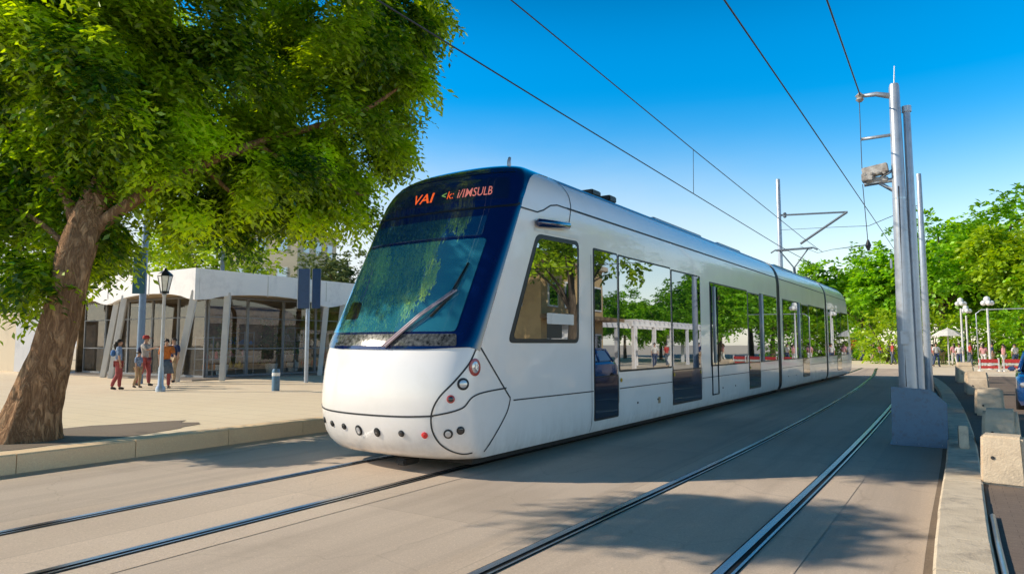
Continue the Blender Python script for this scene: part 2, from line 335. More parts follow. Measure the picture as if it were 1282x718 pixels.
def sheet(name,poly,z,mat,label=None):
    o=MB().add([(x,y,z) for x,y in poly],[tuple(range(len(poly)))]).build(name,mat); o['kind']='structure'; return o
sheet('ground',[(-500,-300),(500,-300),(500,700),(-500,700)],-.008,MAT['farpaving'])
# road with a right edge that follows the kerb
KR=[(-.05,-8),(-.14,3),(-.20,5.6),(-.12,10),(-.10,13),(-.14,18),(-.36,26),(-.65,32),(-1.5,42),(-2.6,52)]
def lerp_path(pts,y):
    for (x0,y0),(x1,y1) in zip(pts,pts[1:]):
        if y<=y1: return x0+(x1-x0)*(y-y0)/(y1-y0)
    return pts[-1][0]
def smooth_path(pts,n=6):
    ys=[p[1] for p in pts]; xs=[p[0] for p in pts]; out=[]
    yy=np.linspace(ys[0],ys[-1],(len(pts)-1)*n+1); xi=np.interp(yy,ys,xs)
    k=np.ones(5)/5; xp=np.concatenate([[xi[0]]*2,xi,[xi[-1]]*2]); xi=np.convolve(xp,k,'valid')
    return list(zip(xi,yy))
KRS=smooth_path(KR)
sheet('road',[(-10.3,-8)]+[(x+.05,y) for x,y in KRS]+[(-10.3,52)],0,MAT['road'])
def strip(mb,path,o0,o1,z,up=None):
    vs=[]
    for i,(x,y) in enumerate(path):
        a=path[max(i-1,0)];b=path[min(i+1,len(path)-1)]; t=Vector((b[0]-a[0],b[1]-a[1])).normalized(); nx,ny=t.y,-t.x
        vs += [(x+nx*o0,y+ny*o0,z),(x+nx*o1,y+ny*o1,z)]
    mb.add(vs,[(2*i,2*i+1,2*i+3,2*i+2) for i in range(len(path)-1)])
TR1=[(-7.04,-8),(-7.04,6),(-6.97,10),(-6.7,20),(-6.42,32),(-6.35,42),(-6.6,52)]
TR2=[(-5.58,-8),(-5.58,6),(-5.52,10),(-5.26,20),(-4.98,32),(-4.90,42),(-5.15,52)]
TR3=[(-3.0,-8),(-2.95,4),(-2.80,8),(-2.74,12.5),(-2.76,19),(-2.95,28),(-3.42,40),(-4.3,52)]
TR4=[(-1.55,-8),(-1.48,4),(-1.39,8),(-1.36,12.5),(-1.36,19),(-1.46,27),(-1.95,40),(-2.85,52)]
for a,b,nm in ((TR1,TR2,'left'),(TR3,TR4,'right')):
    A=smooth_path(a);B=smooth_path(b)
    mb=MB(); vs=[];
    A2=[(x-.42,y) for x,y in A];B2=[(x+.42,y) for x,y in B]
    yy=[y for _,y in A2]; xb=np.interp(yy,[p[1] for p in B2],[p[0] for p in B2])
    for (x,y),x2 in zip(A2,xb): vs += [(x,y,.004),(float(x2),y,.004)]
    mb.add(vs,[(2*i,2*i+1,2*i+3,2*i+2) for i in range(len(A2)-1)])
    o=mb.build('track_bed',MAT['trackbed']); o['kind']='structure'
for pts,lab in ((TR1,'far left grooved steel rail running under the left side of the white tram'),(TR2,'grooved steel rail running under the near side of the white tram'),(TR3,'left rail of the empty track in front of the tram, bright curved steel'),(TR4,'right rail of the empty track, the one nearest the blue pole base')):
    p=smooth_path(pts); mb=MB(); strip(mb,p,-.075,.085,.008); mb.mi=1; strip(mb,p,-.055,.01,.016); strip(mb,p,.055,.078,.016)
    o=mb.build('rail',[MAT['groove'],MAT['steel_rail']]); tag(o,lab,'rail','tram rails set in the road')

def block_kerb(name,path,o0,o1,z0,z1,mat,blk,lab):
    """a kerb of separate looking stones, one mesh"""
    mb=MB(); dist=0; pts=[Vector((x,y,0)) for x,y in path]
    segs=[]; acc=[0]
    for a,b in zip(pts,pts[1:]): acc.append(acc[-1]+(b-a).length)
    def P(d):
        x=np.interp(d,acc,[p.x for p in pts]);y=np.interp(d,acc,[p.y for p in pts]); return Vector((float(x),float(y),0))
    d=0
    while d<acc[-1]-.05:
        e=min(d+blk,acc[-1]); a=P(d+.006);b=P(e-.006); t=(b-a).normalized(); n=Vector((t.y,-t.x,0)); j=random.uniform(-.004,.004); k=random.uniform(-.005,.005)
        h=z1+random.uniform(-.004,.004); ch=.02
        prof=[(o0+j,z0),(o0+j,h-ch),(o0+j+ch,h),(o1+k-ch,h),(o1+k,h-ch),(o1+k,z0)]
        vs=[a+n*u+Vector((0,0,z)) for u,z in prof]+[b+n*u+Vector((0,0,z)) for u,z in prof]; m=len(prof)
        mb.add(vs,[tuple(range(m))[::-1],tuple(range(m,2*m))]+[(i,(i+1)%m,m+(i+1)%m,m+i) for i in range(m)]); d=e
    o=mb.build(name,mat); tag(o,lab,'kerb'); o['kind']='structure'; return o
block_kerb('kerb',KRS,0,.37,-.02,.15,MAT['concrete'],.9,'curving pale stone kerb along the right edge of the road')
KL=[(-10.25,-8),(-10.14,3.8),(-9.98,9),(-9.75,20),(-9.7,52)]; KLS=smooth_path(KL)
block_kerb('kerb',KLS,-.36,0,-.02,.25,MAT['kerbstone'],1.5,'tall sandy kerb along the plaza left of the tram')
sheet('plaza',[(x-.37,y) for x,y in KLS]+[(-160,52),(-160,-8)],.20,MAT['paving'])
sheet('pavement',[(x+.38,y) for x,y in KRS if y<40]+[(3.2,40),(3.2,-8)],.10,MAT['setts'])
# gritty soil bed round the tree, behind the kerb
def blob(cx,cy,rx,ry,n,seed):
    rr=random.Random(seed); return [(cx+rx*math.cos(2*PI*i/n)*(1+rr.uniform(-.12,.12)),cy+ry*math.sin(2*PI*i/n)*(1+rr.uniform(-.12,.12))) for i in range(n)]
sheet('soil_bed',blob(-11.9,5.0,1.05,2.6,26,3),.206,MAT['soil'])
# gutter strip of moss and dirt along the right kerb
mb=MB(); strip(mb,KRS,-.07,.0,.004); o=mb.build('gutter',MAT['soil']); o['kind']='structure'
mb=MB(); kp=[(x+.41,y) for x,y in KRS if 3<y<8]
mb.tube([(x,y,.118) for x,y in kp],.022,8)
tag(mb.build('edge_rail',MAT['chrome'],smooth=True),'low bluish metal edge rail beside the right kerb at the bottom of the picture','edge rail')

#PART2
# ------------------------------------------------------------------ the tram
ZG=np.linspace(.15,4.46,432)
def curve(pts,k=9):
    z=[p[0] for p in pts]; v=[p[1] for p in pts]; y=np.interp(ZG,z,v)
    yp=np.concatenate([[y[0]]*k,y,[y[-1]]*k]); ker=np.ones(2*k+1)/(2*k+1); return np.convolve(yp,ker,'valid')
_W=curve([(.15,1.20),(.24,1.27),(.36,1.31),(.55,1.32),(3.55,1.32),(3.8,1.295),(3.98,1.235),(4.12,1.15),(4.24,1.03),(4.32,.90),(4.38,.74),(4.42,.54),(4.445,.26),(4.455,.0)],3)
_S=curve([(.15,-.72),(.22,-.84),(.34,-.98),(.55,-1.07),(.85,-1.11),(1.2,-1.08),(1.6,-.99),(2.2,-.66),(3.54,.08),(3.85,.22),(4.05,.33),(4.2,.48),(4.32,.75),(4.40,1.1),(4.455,1.6)],10)
_D=curve([(.15,.55),(1.6,.50),(2.2,.46),(3.54,.36),(3.9,.36),(4.455,.42)],10)
def Wf(z): return float(np.interp(z,ZG,_W))
def Sf(z): return float(np.interp(z,ZG,_S))
def Df(z): return float(np.interp(z,ZG,_D))
def S0(z): return Sf(z)+Df(z)
NE=2.3
def pos(q,z):
    z=max(.15,min(4.455,z)); W=Wf(z); s0=S0(z)
    if abs(q)<=1:
        th=q*PI/2; c=max(0,math.cos(th)); sn=abs(math.sin(th))
        return Vector((math.copysign(W*sn**(2/NE),q) if q else 0, s0-Df(z)*c**(2/NE), z))
    return Vector((math.copysign(W,q), s0+(abs(q)-1), z))
def nrm(q,z):
    e=.012
    du=pos(q+e,z)-pos(q-e,z); z1=min(z+e,4.45); z0=max(z-e,.155); dv=pos(q,z1)-pos(q,z0)
    n=du.cross(dv)
    return n.normalized() if n.length>1e-9 else Vector((0,0,1))
REAR=30.0
def side_map(sign):
    def f(p,off):
        s,z=p; q=1+(s-S0(z)); q=q*sign
        return pos(q,z)+nrm(q,z)*off
    return f
def plain_side(sign):
    def f(p,off):
        s,z=p; e=.01; W=Wf(z); dz=(Wf(z+e)-Wf(z-e))/(2*e)
        n=Vector((1,0,-dz)).normalized(); 
        return Vector((sign*(W+n.x*off),s,z+n.z*off))
    return f
def front_map(p,off): return pos(p[0],p[1])+nrm(p[0],p[1])*off
def fine_poly(poly,ca,cz):
    bm=bmesh.new(); vs=[bm.verts.new((p[0],p[1],0)) for p in poly]; bm.faces.new(vs)
    a0=min(p[0] for p in poly);a1=max(p[0] for p in poly);b0=min(p[1] for p in poly);b1=max(p[1] for p in poly)
    def cut(co,no):
        g=list(bm.verts)+list(bm.edges)+list(bm.faces); bmesh.ops.bisect_plane(bm,geom=g,plane_co=co,plane_no=no,dist=1e-5)
    if ca:
        k=math.ceil(a0/ca+1e-6)
        while k*ca<a1-1e-6: cut((k*ca,0,0),(1,0,0)); k+=1
    if cz:
        k=math.ceil(b0/cz+1e-6)
        while k*cz<b1-1e-6: cut((0,k*cz,0),(0,1,0)); k+=1
    bmesh.ops.triangulate(bm,faces=[f for f in bm.faces if len(f.verts)>4])
    return bm
def patch(name,polys,fmap,mat,parent,off=.006,ca=.25,cz=.25,depth=.03,smooth=True):
    """panels cut from flat outlines and laid on the body surface; polys may be several"""
    if not isinstance(polys[0][0],(list,tuple)): polys=[polys]
    me=bpy.data.meshes.new(name); out=bmesh.new()
    for poly in polys:
        bm=fine_poly(poly,ca,cz); mp={}
        for v in bm.verts: mp[v]=(out.verts.new(fmap((v.co.x,v.co.y),off)), (v.co.x,v.co.y))
        flip=None
        for f in bm.faces:
            try: out.faces.new([mp[v][0] for v in f.verts])
            except ValueError: pass
        low={}
        for e in bm.edges:
            if len(e.link_faces)==1:
                a,b=e.verts
                for v in (a,b):
                    if v not in low: low[v]=out.verts.new(fmap(mp[v][1],off-depth))
                f=out.faces.new([mp[a][0],mp[b][0],low[b],low[a]]); f.smooth=False
        bm.free()
    bmesh.ops.recalc_face_normals(out,faces=out.faces)
    out.faces.ensure_lookup_table(); pm=polys[0]; cx=sum(p[0] for p in pm)/len(pm); cz_=sum(p[1] for p in pm)/len(pm)
    c0=fmap((cx,cz_),off); od=fmap((cx,cz_),off+.05)-c0
    best=min(out.faces,key=lambda f:(f.calc_center_median()-c0).length-(.0 if f.calc_area()>1e-4 else -9))
    if best.normal.dot(od)<0: bmesh.ops.reverse_faces(out,faces=out.faces)
    for e in out.edges:
        if len(e.link_faces)==2 and e.calc_face_angle(0)>R(40): e.smooth=False
    for f in out.faces: f.smooth=smooth
    out.to_mesh(me); out.free(); me.materials.append(mat)
    o=bpy.data.objects.new(name,me); link(o,parent); return o
def ribbon(path,fmap,wd,off,sub=.06):
    """thin strip along a polyline in panel coordinates -> list of quads (verts, faces)"""
    pts=[path[0]]
    for a,b in zip(path,path[1:]):
        n=max(1,int(math.hypot(b[0]-a[0],b[1]-a[1])/sub))
        for i in range(1,n+1): pts.append((a[0]+(b[0]-a[0])*i/n,a[1]+(b[1]-a[1])*i/n))
    P3=[fmap(p,off) for p in pts]; P2=[fmap(p,off+.02) for p in pts]; vs=[];fs=[]
    for i in range(len(pts)):
        t=(P3[min(i+1,len(pts)-1)]-P3[max(i-1,0)]).normalized(); n=(P2[i]-P3[i]).normalized(); b=t.cross(n)
        vs += [P3[i]+b*wd/2,P3[i]-b*wd/2]
    fs=[(2*i,2*i+1,2*i+3,2*i+2) for i in range(len(pts)-1)]
    return vs,fs
def bez(pts,n=8):
    out=[]; P=[pts[0]]+list(pts)+[pts[-1]]
    for i in range(1,len(P)-2):
        p0,p1,p2,p3=P[i-1],P[i],P[i+1],P[i+2]
        for k in range(n):
            t=k/n
            out.append(tuple(.5*((2*p1[j])+(-p0[j]+p2[j])*t+(2*p0[j]-5*p1[j]+4*p2[j]-p3[j])*t*t+(-p0[j]+3*p1[j]-3*p2[j]+p3[j])*t**3) for j in range(2)))
    out.append(tuple(pts[-1])); return out
def rrect(x0,x1,z0,z1,r=.05,n=4):
    out=[]
    for cx,cz,a in ((x1-r,z1-r,0),(x0+r,z1-r,90),(x0+r,z0+r,180),(x1-r,z0+r,270)):
        for k in range(n+1):
            t=R(a+90*k/n); out.append((cx+r*math.cos(t),cz+r*math.sin(t)))
    return out
def rpoly(pts,r=.06,n=4):
    out=[]; m=len(pts)
    for i in range(m):
        p=Vector(pts[i]); a=(Vector(pts[i-1])-p); b=(Vector(pts[(i+1)%m])-p)
        A=p+a.normalized()*r; B=p+b.normalized()*r
        for k in range(n+1):
            t=k/n; q=A*(1-t)**2+p*2*t*(1-t)+B*t*t; out.append((q.x,q.y))
    return out

tram=thing('tram','long white low floor tram with glossy dark blue front, standing on the left track','tram',(-6.28,7.5,0),R(-1.4))
def nose_section(s_end,rear=False):
    zs=[.22,.27,.34,.45,.6,.75,.9,1.1,1.3,1.5,1.7,1.95,2.2,2.5,2.8,3.1,3.35,3.5,3.6,3.7,3.8,3.88,3.95,4.02,4.08,4.14,4.19,4.24,4.28,4.32,4.35,4.38,4.40,4.42,4.435,4.445,4.452]
    qs=[i/24 for i in range(-24,25)]; fr=[.06,.2,.4,.6,.8,1.0]
    cols=[]; vs=[]; 
    for z in zs:
        s0=S0(z)
        for f in reversed(fr): vs.append(Vector((-Wf(z),s0+(s_end-s0)*f,z)))
        for q in qs: vs.append(pos(q,z))
        for f in fr: vs.append(Vector((Wf(z),s0+(s_end-s0)*f,z)))
    nc=len(qs)+2*len(fr); fs=[]
    for i in range(len(zs)-1):
        for k in range(nc-1): fs.append((i*nc+k,i*nc+k+1,(i+1)*nc+k+1,(i+1)*nc+k))
        fs.append((i*nc+nc-1,i*nc,(i+1)*nc,(i+1)*nc+nc-1))
    fs.append(tuple(range(nc))[::-1]); fs.append(tuple((len(zs)-1)*nc+k for k in range(nc)))
    if rear: vs=[Vector((-v.x,REAR-v.y,v.z)) for v in vs]
    return vs,fs
def prism_section(s0,s1,shrink=0.0):
    zs=[.22,.27,.34,.45,.6,.9,1.5,2.2,2.8,3.35,3.5,3.6,3.7,3.8,3.88,3.95,4.02,4.08,4.14,4.19,4.24,4.28,4.32,4.35,4.38,4.40,4.42,4.435,4.445,4.452]
    ring=[(Wf(z)-shrink,z if z<3.5 else z-shrink) for z in zs]; ring=ring+[(-max(0,x),z) for x,z in reversed(ring)]
    n=len(ring); vs=[(x,s0,z) for x,z in ring]+[(x,s1,z) for x,z in ring]
    return vs,[tuple(range(n)),tuple(range(n,2*n))[::-1]]+[(i,(i+1)%n,n+(i+1)%n,n+i) for i in range(n)]
J1=(15.22,15.66); J2=(23.66,24.06)
for vsfs,nm in ((nose_section(J1[0]),0),(prism_section(J1[1],J2[0]),1),(nose_section(REAR-J2[1],True),2)):
    mb=MB(); mb.add(*vsfs); o=mb.build('body',MAT['white'],tram,auto=50)
for a,b in (J1,J2):
    mb=MB(); n=7
    for i in range(n):
        u0=a-.02+(b-a+.04)*i/n; u1=a-.02+(b-a+.04)*(i+1)/n
        mb.add(*prism_section(u0+.004,u1-.004,.055 if i%2 else .012))
    mb.build('bellows',MAT['navy' if False else 'black'],tram)
SR=side_map(1); SL=side_map(-1); PR=plain_side(1); PL=plain_side(-1)
# navy front mask: windscreen surround, header and the cowl over the roof edge
def q_at(s,z): return 1+(s-S0(z))
up=[(q_at(*p),p[1]) for p in ((.44,3.54),(.50,3.66),(.60,3.80),(.74,3.95),(.92,4.08),(1.15,4.18),(1.42,4.25),(1.76,4.28),(1.80,4.34),(1.83,4.40),(1.86,4.445))]
low=[(0.0,1.575),(.35,1.58),(.62,1.60),(.82,1.605),(.93,1.585),(1.0,1.56)]
half=low+[(1.0,2.2),(1.0,2.9)]+up
mask=[(-q,z) for q,z in half if q>0][::-1]+half
front=patch('front_mask',mask,front_map,MAT['navy'],tram,off=.010,ca=.05,cz=.05)
front['label']='glossy dark blue windscreen surround and roof cowl'
# windscreen glass, lower and upper pane, with the dark surround left around it
MAT['wsglass']=mirror_glass('windscreen glass painted sky teal',(.75,.93,1.0),.42,(.03,.22,.31),wob=.06)  # teal diffuse colour stands in for sky reflected in the glass
MAT['wstop']=mirror_glass('blue windscreen top strip',(.45,.7,1.0),.34,(.008,.06,.14))
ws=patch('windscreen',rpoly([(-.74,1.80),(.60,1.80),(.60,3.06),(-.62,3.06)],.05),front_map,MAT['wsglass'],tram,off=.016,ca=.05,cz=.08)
patch('windscreen_top',rpoly([(-.62,3.11),(.53,3.11),(.52,3.40),(-.60,3.40)],.03),front_map,MAT['wstop'],tram,off=.016,ca=.05,cz=.08)
patch('dash_strip',rpoly([(-.90,1.62),(.66,1.62),(.62,1.77),(-.86,1.77)],.03),front_map,noise_mat('speckled dashboard glass',(.006,.008,.010),(.13,.14,.145),22,.12,coat=.8,detail=9),tram,off=.014,ca=.05,cz=.05)  # speckle colour painted in for the dashboard's reflection
mb=MB()
for pth in ([(-.9,3.58),(-.4,3.54),(0,3.53),(.5,3.53),(.86,3.56),(.95,3.60)],):
    mb.add(*ribbon(bez(pth),front_map,.035,.0135))
mb.add(*ribbon(bez([(-.8,4.1),(-.3,4.09),(.3,4.09),(.8,4.1)]),front_map,.018,.0135))
mb.build('mask_crease',MAT['black'],tram)
# seat back and cab divider seen through the glass
seat=patch('driver_seat',rpoly([(-.46,1.98),(-.26,1.98),(-.29,2.22),(-.45,2.24)],.04),front_map,MAT['darklens'],tram,off=.0185,ca=.05,cz=.08)
# destination sign with its lettering
sign=patch('destination_sign',rpoly([(-.64,3.66),(.72,3.66),(.70,4.0),(-.60,4.0)],.03),front_map,flat('dark sign glass',(.004,.012,.05),.1,coat=1),tram,off=.0125,ca=.05,cz=.05)
def text_on(txt,q0,z0,size,wscale,mat,parent,fmap,off,name='lettering',sp=1.0,bold=.0):
    cu=bpy.data.curves.new('t','FONT'); cu.body=txt; cu.size=1; cu.space_character=sp; cu.offset=bold; cu.resolution_u=3
    ob=bpy.data.objects.new('t',cu); COL.objects.link(ob); bpy.context.view_layer.update()
    me=bpy.data.meshes.new_from_object(ob.evaluated_get(bpy.context.evaluated_depsgraph_get()))
    bpy.data.objects.remove(ob); bpy.data.curves.remove(cu)
    bm=bmesh.new(); bm.from_mesh(me)
    for v in bm.verts:
        p=fmap((q0+v.co.x*size*wscale,z0+v.co.y*size),off); v.co=p
    bm.to_mesh(me); bm.free(); me.materials.clear(); me.materials.append(mat); me.name=name
    o=bpy.data.objects.new(name,me); link(o,parent); return o
text_on('VAI',-.19,3.715,.225,.53,MAT['orange_led'],sign,front_map,.0165,bold=.012)
text_on('<',.035,3.745,.15,.45,MAT['green_led'],sign,front_map,.0165,bold=.01)
text_on('k:',.08,3.73,.18,.46,MAT['orange_led'],sign,front_map,.0165,bold=.0)
text_on('i/IMSULB',.165,3.725,.195,.46,MAT['pink_led'],sign,front_map,.0165,bold=.004,sp=1.0)
# wiper: pale twin arm and dark blade
wp=MB()
A=front_map((.06,1.60),.045);Bp=front_map((.47,2.32),.05)
for d in (-.018,.03):
    wp.tube([A+Vector((d,0,0)),(A+Bp)/2+Vector((d+.04,-.02,.05)),Bp+Vector((d,0,0))],[.017,.014,.012],8)
wiper=wp.build('wiper',flat('wiper arm grey',(.42,.34,.38),.4),tram,smooth=True)
mb=MB(); mb.tube([front_map((.33,1.98),.03),front_map((.44,2.25),.035),front_map((.50,2.70),.03)],[.014,.022,.012],8); mb.build('wiper_blade',MAT['black'],wiper,smooth=True)
# side windows and doors (right hand = visible side)
def glazing(name,s0,s1,z0,z1,fm,gm=None,bars=(),fr=.035,r=.04,door=False,low=None,handle=False):
    f=patch('door' if door else 'side_window',rrect(s0,s1,z0,z1,r),fm,MAT['black'],tram,off=.006,ca=None,cz=None)
    cuts=[s0+fr]+[x for b in bars for x in (b-.02,b+.02)]+[s1-fr]
    lowz=z0+fr if low is None else low
    for a,b in zip(cuts[::2],cuts[1::2]):
        patch('pane',rrect(a,b,lowz,z1-fr,.025),fm,gm or MAT['sideglass'],f,off=.010,ca=None,cz=None,depth=.008)
        if low is not None: patch('lower_panel',rrect(a,b,z0+fr,low-.02,.025),fm,MAT['lowpanel'],f,off=.009,ca=None,cz=None,depth=.008)
    return f
for fm,vis in ((PR,True),(PL,False)):
    glazing('d',2.60,3.52,.40,3.23,fm,MAT['doorglass'],door=True,low=1.12)
    glazing('w',3.545,6.05,1.16,3.22,fm)
    glazing('d',6.08,7.88,.40,3.19,fm,MAT['doorglass'],bars=(6.98,) if not vis else (),door=True,low=1.12)
    glazing('w',8.55,11.78,1.12,3.12,fm,bars=(8.85,))
    glazing('d',11.82,13.02,.41,3.08,fm,MAT['doorglass'],door=True,low=1.14)
    glazing('w',13.06,15.15,1.12,3.12,fm,bars=(13.5,))
    glazing('w',15.95,18.85,1.12,3.12,fm,bars=(17.3,))
    glazing('d',18.9,20.1,.46,3.08,fm,MAT['doorglass'],door=True,low=1.14)
    glazing('w',20.14,23.45,1.12,3.12,fm,bars=(21.8,))
    glazing('w',24.3,26.3,1.12,3.12,fm)
    glazing('d',26.34,27.5,.46,3.08,fm,MAT['doorglass'],door=True,low=1.14)
    glazing('w',27.54,29.7,1.12,3.12,fm,bars=(28.6,))
# narrow grab rail frame on the second window
mb=MB()
for s in (8.62,9.08): mb.tube([PR((s,.46),.014),PR((s,3.02),.014)],.014,8)
mb.tube([PR((8.62,.46),.014),PR((9.08,.46),.014)],.014,8)
mb.build('grab_frame',MAT['black'],tram,smooth=True)
mb=MB(); mb.tube([PR((8.86,1.2),.022),PR((8.86,3.02),.022)],.03,8); mb.build('window_post',MAT['cream'],tram,smooth=True)
for s in (13.28,18.4): 
    mb=MB(); mb.tube([PR((s,1.15),.02),PR((s,3.1),.02)],.04,8); mb.build('window_post',MAT['cream'],tram,smooth=True)
# driver's side window, both sides
for fm in (SR,SL):
    f=patch('cab_window',rpoly([(.13,1.66),(2.09,1.66),(2.12,3.27),(.86,3.23)],.12),fm,MAT['black'],tram,off=.007,ca=.3,cz=.3)
    patch('pane',rpoly([(.24,1.72),(2.03,1.72),(2.05,3.20),(.91,3.165)],.09),fm,MAT['sideglass'],f,off=.011,ca=.3,cz=.3,depth=.008)
    mb=MB(); mb.add(*ribbon([(.80,3.285),(2.15,3.325)],fm,.05,.010)); mb.build('drip_rail',MAT['cream'],f)
patch('sun_shutter',rrect(1.12,1.92,1.94,2.10,.02),SR,MAT['cream'],tram,off=.0135,ca=.3,cz=.3,depth=.01)
patch('cab_desk',rrect(1.12,1.55,1.73,1.935,.02),SR,MAT['black'],tram,off=.0135,ca=.3,cz=.3,depth=.01)
# mirror camera pod above the driver's window
for fm in (SR,SL):
    mb=MB(); a=fm((.80,3.375),.06); b=fm((1.70,3.455),.06)
    mb.tube([a,a.lerp(b,.04),a.lerp(b,.96),b],[.035,.06,.06,.035],12); mb.tube([a.lerp(b,.3),fm((1.05,3.40),-.01)],.03,8); mb.tube([a.lerp(b,.8),fm((1.55,3.44),-.01)],.03,8)
    mb.build('mirror_camera',MAT['navy'],tram,smooth=True)
# panel gaps
GM=[]
for fm,sg in ((SR,1),(SL,-1)):
    GM.append(ribbon([(.43,3.545),(.88,3.545),(1.05,3.60),(1.28,3.71),(1.48,3.75),(1.8,3.75)],fm,.022,.004))
    GM.append(ribbon(bez([(1.79,3.48),(1.90,3.75),(1.96,4.02),(1.90,4.2),(1.80,4.30)]),fm,.02,.004))
    GM.append(ribbon([(1.8,3.75),(J1[0]-.02,3.75)],fm,.032,.004,.5))
    GM.append(ribbon(bez([(-.47,1.60),(.0,1.12),(.19,.93)]),fm,.024,.004))
    GM.append(ribbon(bez([(.19,.93),(.08,.72),(-.36,.30)]),fm,.022,.004))
    GM.append(ribbon([(.26,.90),(2.58,.885)],fm,.018,.004,.3))
    GM.append(ribbon([(2.52,.24),(2.53,3.1)],fm,.012,.004))
for fm in (PR,PL):
    GM.append(ribbon([(J1[1]+.02,3.75),(J2[0]-.02,3.75)],fm,.03,.004,.5)); GM.append(ribbon([(J2[1]+.02,3.75),(29.6,3.75)],fm,.03,.004,.5))
    for a,b in ((3.56,6.06),(7.9,11.8),(13.05,J1[0]-.03),(J1[1]+.03,18.88),(20.12,J2[0]-.03),(J2[1]+.03,26.3),(27.5,29.8)): GM.append(ribbon([(a,.875),(b,.875)],fm,.016,.004,.4))
    for s in (3.53,6.05,7.92,11.79,13.04): GM.append(ribbon([(s,.22),(s,1.1)],fm,.012,.004,.4))
# nose gaps: bumper line and the headlight housing outline
GM.append(ribbon(bez([(-.97,.86),(-.6,.77),(-.2,.745),(.2,.75),(.5,.775)]),front_map,.022,.004))
GM.append(ribbon(bez([(.48,.775),(.80,.87),(1.02,1.02),(q_at(.19,.93)-.1,1.07)]),front_map,.020,.004))
GM.append(ribbon(bez([(.93,1.58),(.86,1.42),(.70,1.20),(.55,1.0),(.48,.78),(.485,.55),(.56,.38),(.70,.30),(.84,.31)]),front_map,.022,.004))
for vsfs in GM: MB().add(*vsfs).build('panel_gap',MAT['seam'],tram)
for fm in (PR,PL):
    for a,b,z0,z1 in ((4.2,5.4,.36,.80),(9.3,10.6,.36,.80),(16.4,17.8,.36,.80),(21.0,22.6,.36,.80)):
        h=patch('skirt_hatch',rrect(a,b,z0,z1,.03),fm,MAT['white'],tram,off=.003,ca=None,cz=None,depth=.006)
        for s in (a+.12,b-.12): MB().box(tuple(fm((s,(z0+z1)/2),.004)),(.008,.05,.03)).build('latch',MAT['seam'],h)
    for s,z in ((3.62,1.02),(6.16,1.02),(7.8,1.02),(11.9,1.0)):
        c=fm((s if s<4 else s,z),.011); MB().tube([c-Vector((.006,0,0)),c+Vector((.006,0,0))],.035,12).build('door_button',MAT['yellow'],tram)
    MB().box(tuple(fm((5.35,.56),.004)),(.01,.10,.12)).build('filler_flap',MAT['tan'],tram)
# lamps on the nose
def lamp(name,q,z,r,rim,lens,label=None,rz=1.0):
    c=front_map((q,z),.004); n=nrm(q,z); u=Vector((0,0,1)).cross(n).normalized(); v=n.cross(u)
    def ring(r0,h0,r1,h1,mat,nm,par,cap=True):
        m=MB(); seg=20; vs=[]
        for rr,h in ((r0,-.01),(r0,h0*.35),(r1,h1*.45)):
            for k in range(seg):
                a=2*PI*k/seg; vs.append(c+(u*math.cos(a)*rr+v*math.sin(a)*rr*rz)+n*h)
        fs=[(i*seg+k,i*seg+(k+1)%seg,(i+1)*seg+(k+1)%seg,(i+1)*seg+k) for i in range(2) for k in range(seg)]+[tuple(2*seg+k for k in range(seg))]
        return m.add(vs,fs).build(nm,mat,par,auto=40)
    o=ring(r,.012,r*.86,.02,rim,name,tram)
    l=ring(r*.70,.022,r*.5,.030,lens,'lens',o)
    if label: o['label']=label
    return o
lamp('headlight',.955,1.36,.095,MAT['ring_red'],MAT['lamp'],'headlight with a dull red rim',1.15)
lamp('headlight',.80,1.16,.075,MAT['black'],MAT['lamp'],'headlight with a dark rim')
lamp('marker_light',.665,.98,.05,MAT['ring_red'],MAT['darklens'])
lamp('marker_light',.405,.535,.042,MAT['red'],MAT['red'],'bright red round marker light')
lamp('marker_light',.62,.56,.058,MAT['black'],MAT['lamp']); lamp('marker_light',.76,.60,.050,MAT['black'],MAT['darklens'])
lamp('marker_light',.22,.54,.042,MAT['black'],MAT['darklens'])
lamp('marker_light',.04,.53,.05,MAT['black'],MAT['darklens'],None,1.2); lamp('marker_light',-.08,.53,.058,MAT['black'],MAT['lamp'],None,1.25)
lamp('marker_light',-.22,.56,.042,MAT['black'],MAT['darklens']); lamp('marker_light',-.38,.575,.042,MAT['black'],MAT['darklens']); lamp('marker_light',-.56,.60,.042,MAT['black'],MAT['darklens'])
# white zigzag emblem on the red rimmed lamp
c=[(.942,1.405),(.972,1.385),(.946,1.345),(.976,1.325)]
mb=MB(); mb.add(*ribbon(c,front_map,.022,.039)); mb.build('emblem',MAT['white'],tram)
# roof edge strip, roof boxes, antenna
for a,b in ((1.98,J1[0]-.03),(J1[1]+.03,J2[0]-.03),(J2[1]+.03,28.9)):
    for fm in (PR,PL): patch('roof_strip',[(a,4.20),(b,4.20),(b,4.44),(a,4.44)],fm,MAT['roofblue'],tram,off=.006,ca=None,cz=.03)
for s,l,w_,h in ((3.9,.35,.5,.07),(4.6,.3,.5,.09),(8.5,3.2,1.3,.05),(12.6,2.2,1.3,.05),(19.5,3.0,1.3,.06),(26.6,2.6,1.2,.06)):
    mb=MB(); mb.box((0 if l>1 else .50,s,4.43+h/2-.01),(w_,l,h+.04)); mb.build('roof_box',MAT['roofblue'] if l>1 else MAT['black'],tram,bevel=.02)
mb=MB(); mb.tube([(.62,1.18,4.25),(.62,1.18,4.47),(.62,1.2,4.53)],[.035,.03,.022],10); mb.build('antenna',MAT['paint_pole'],tram,smooth=True)
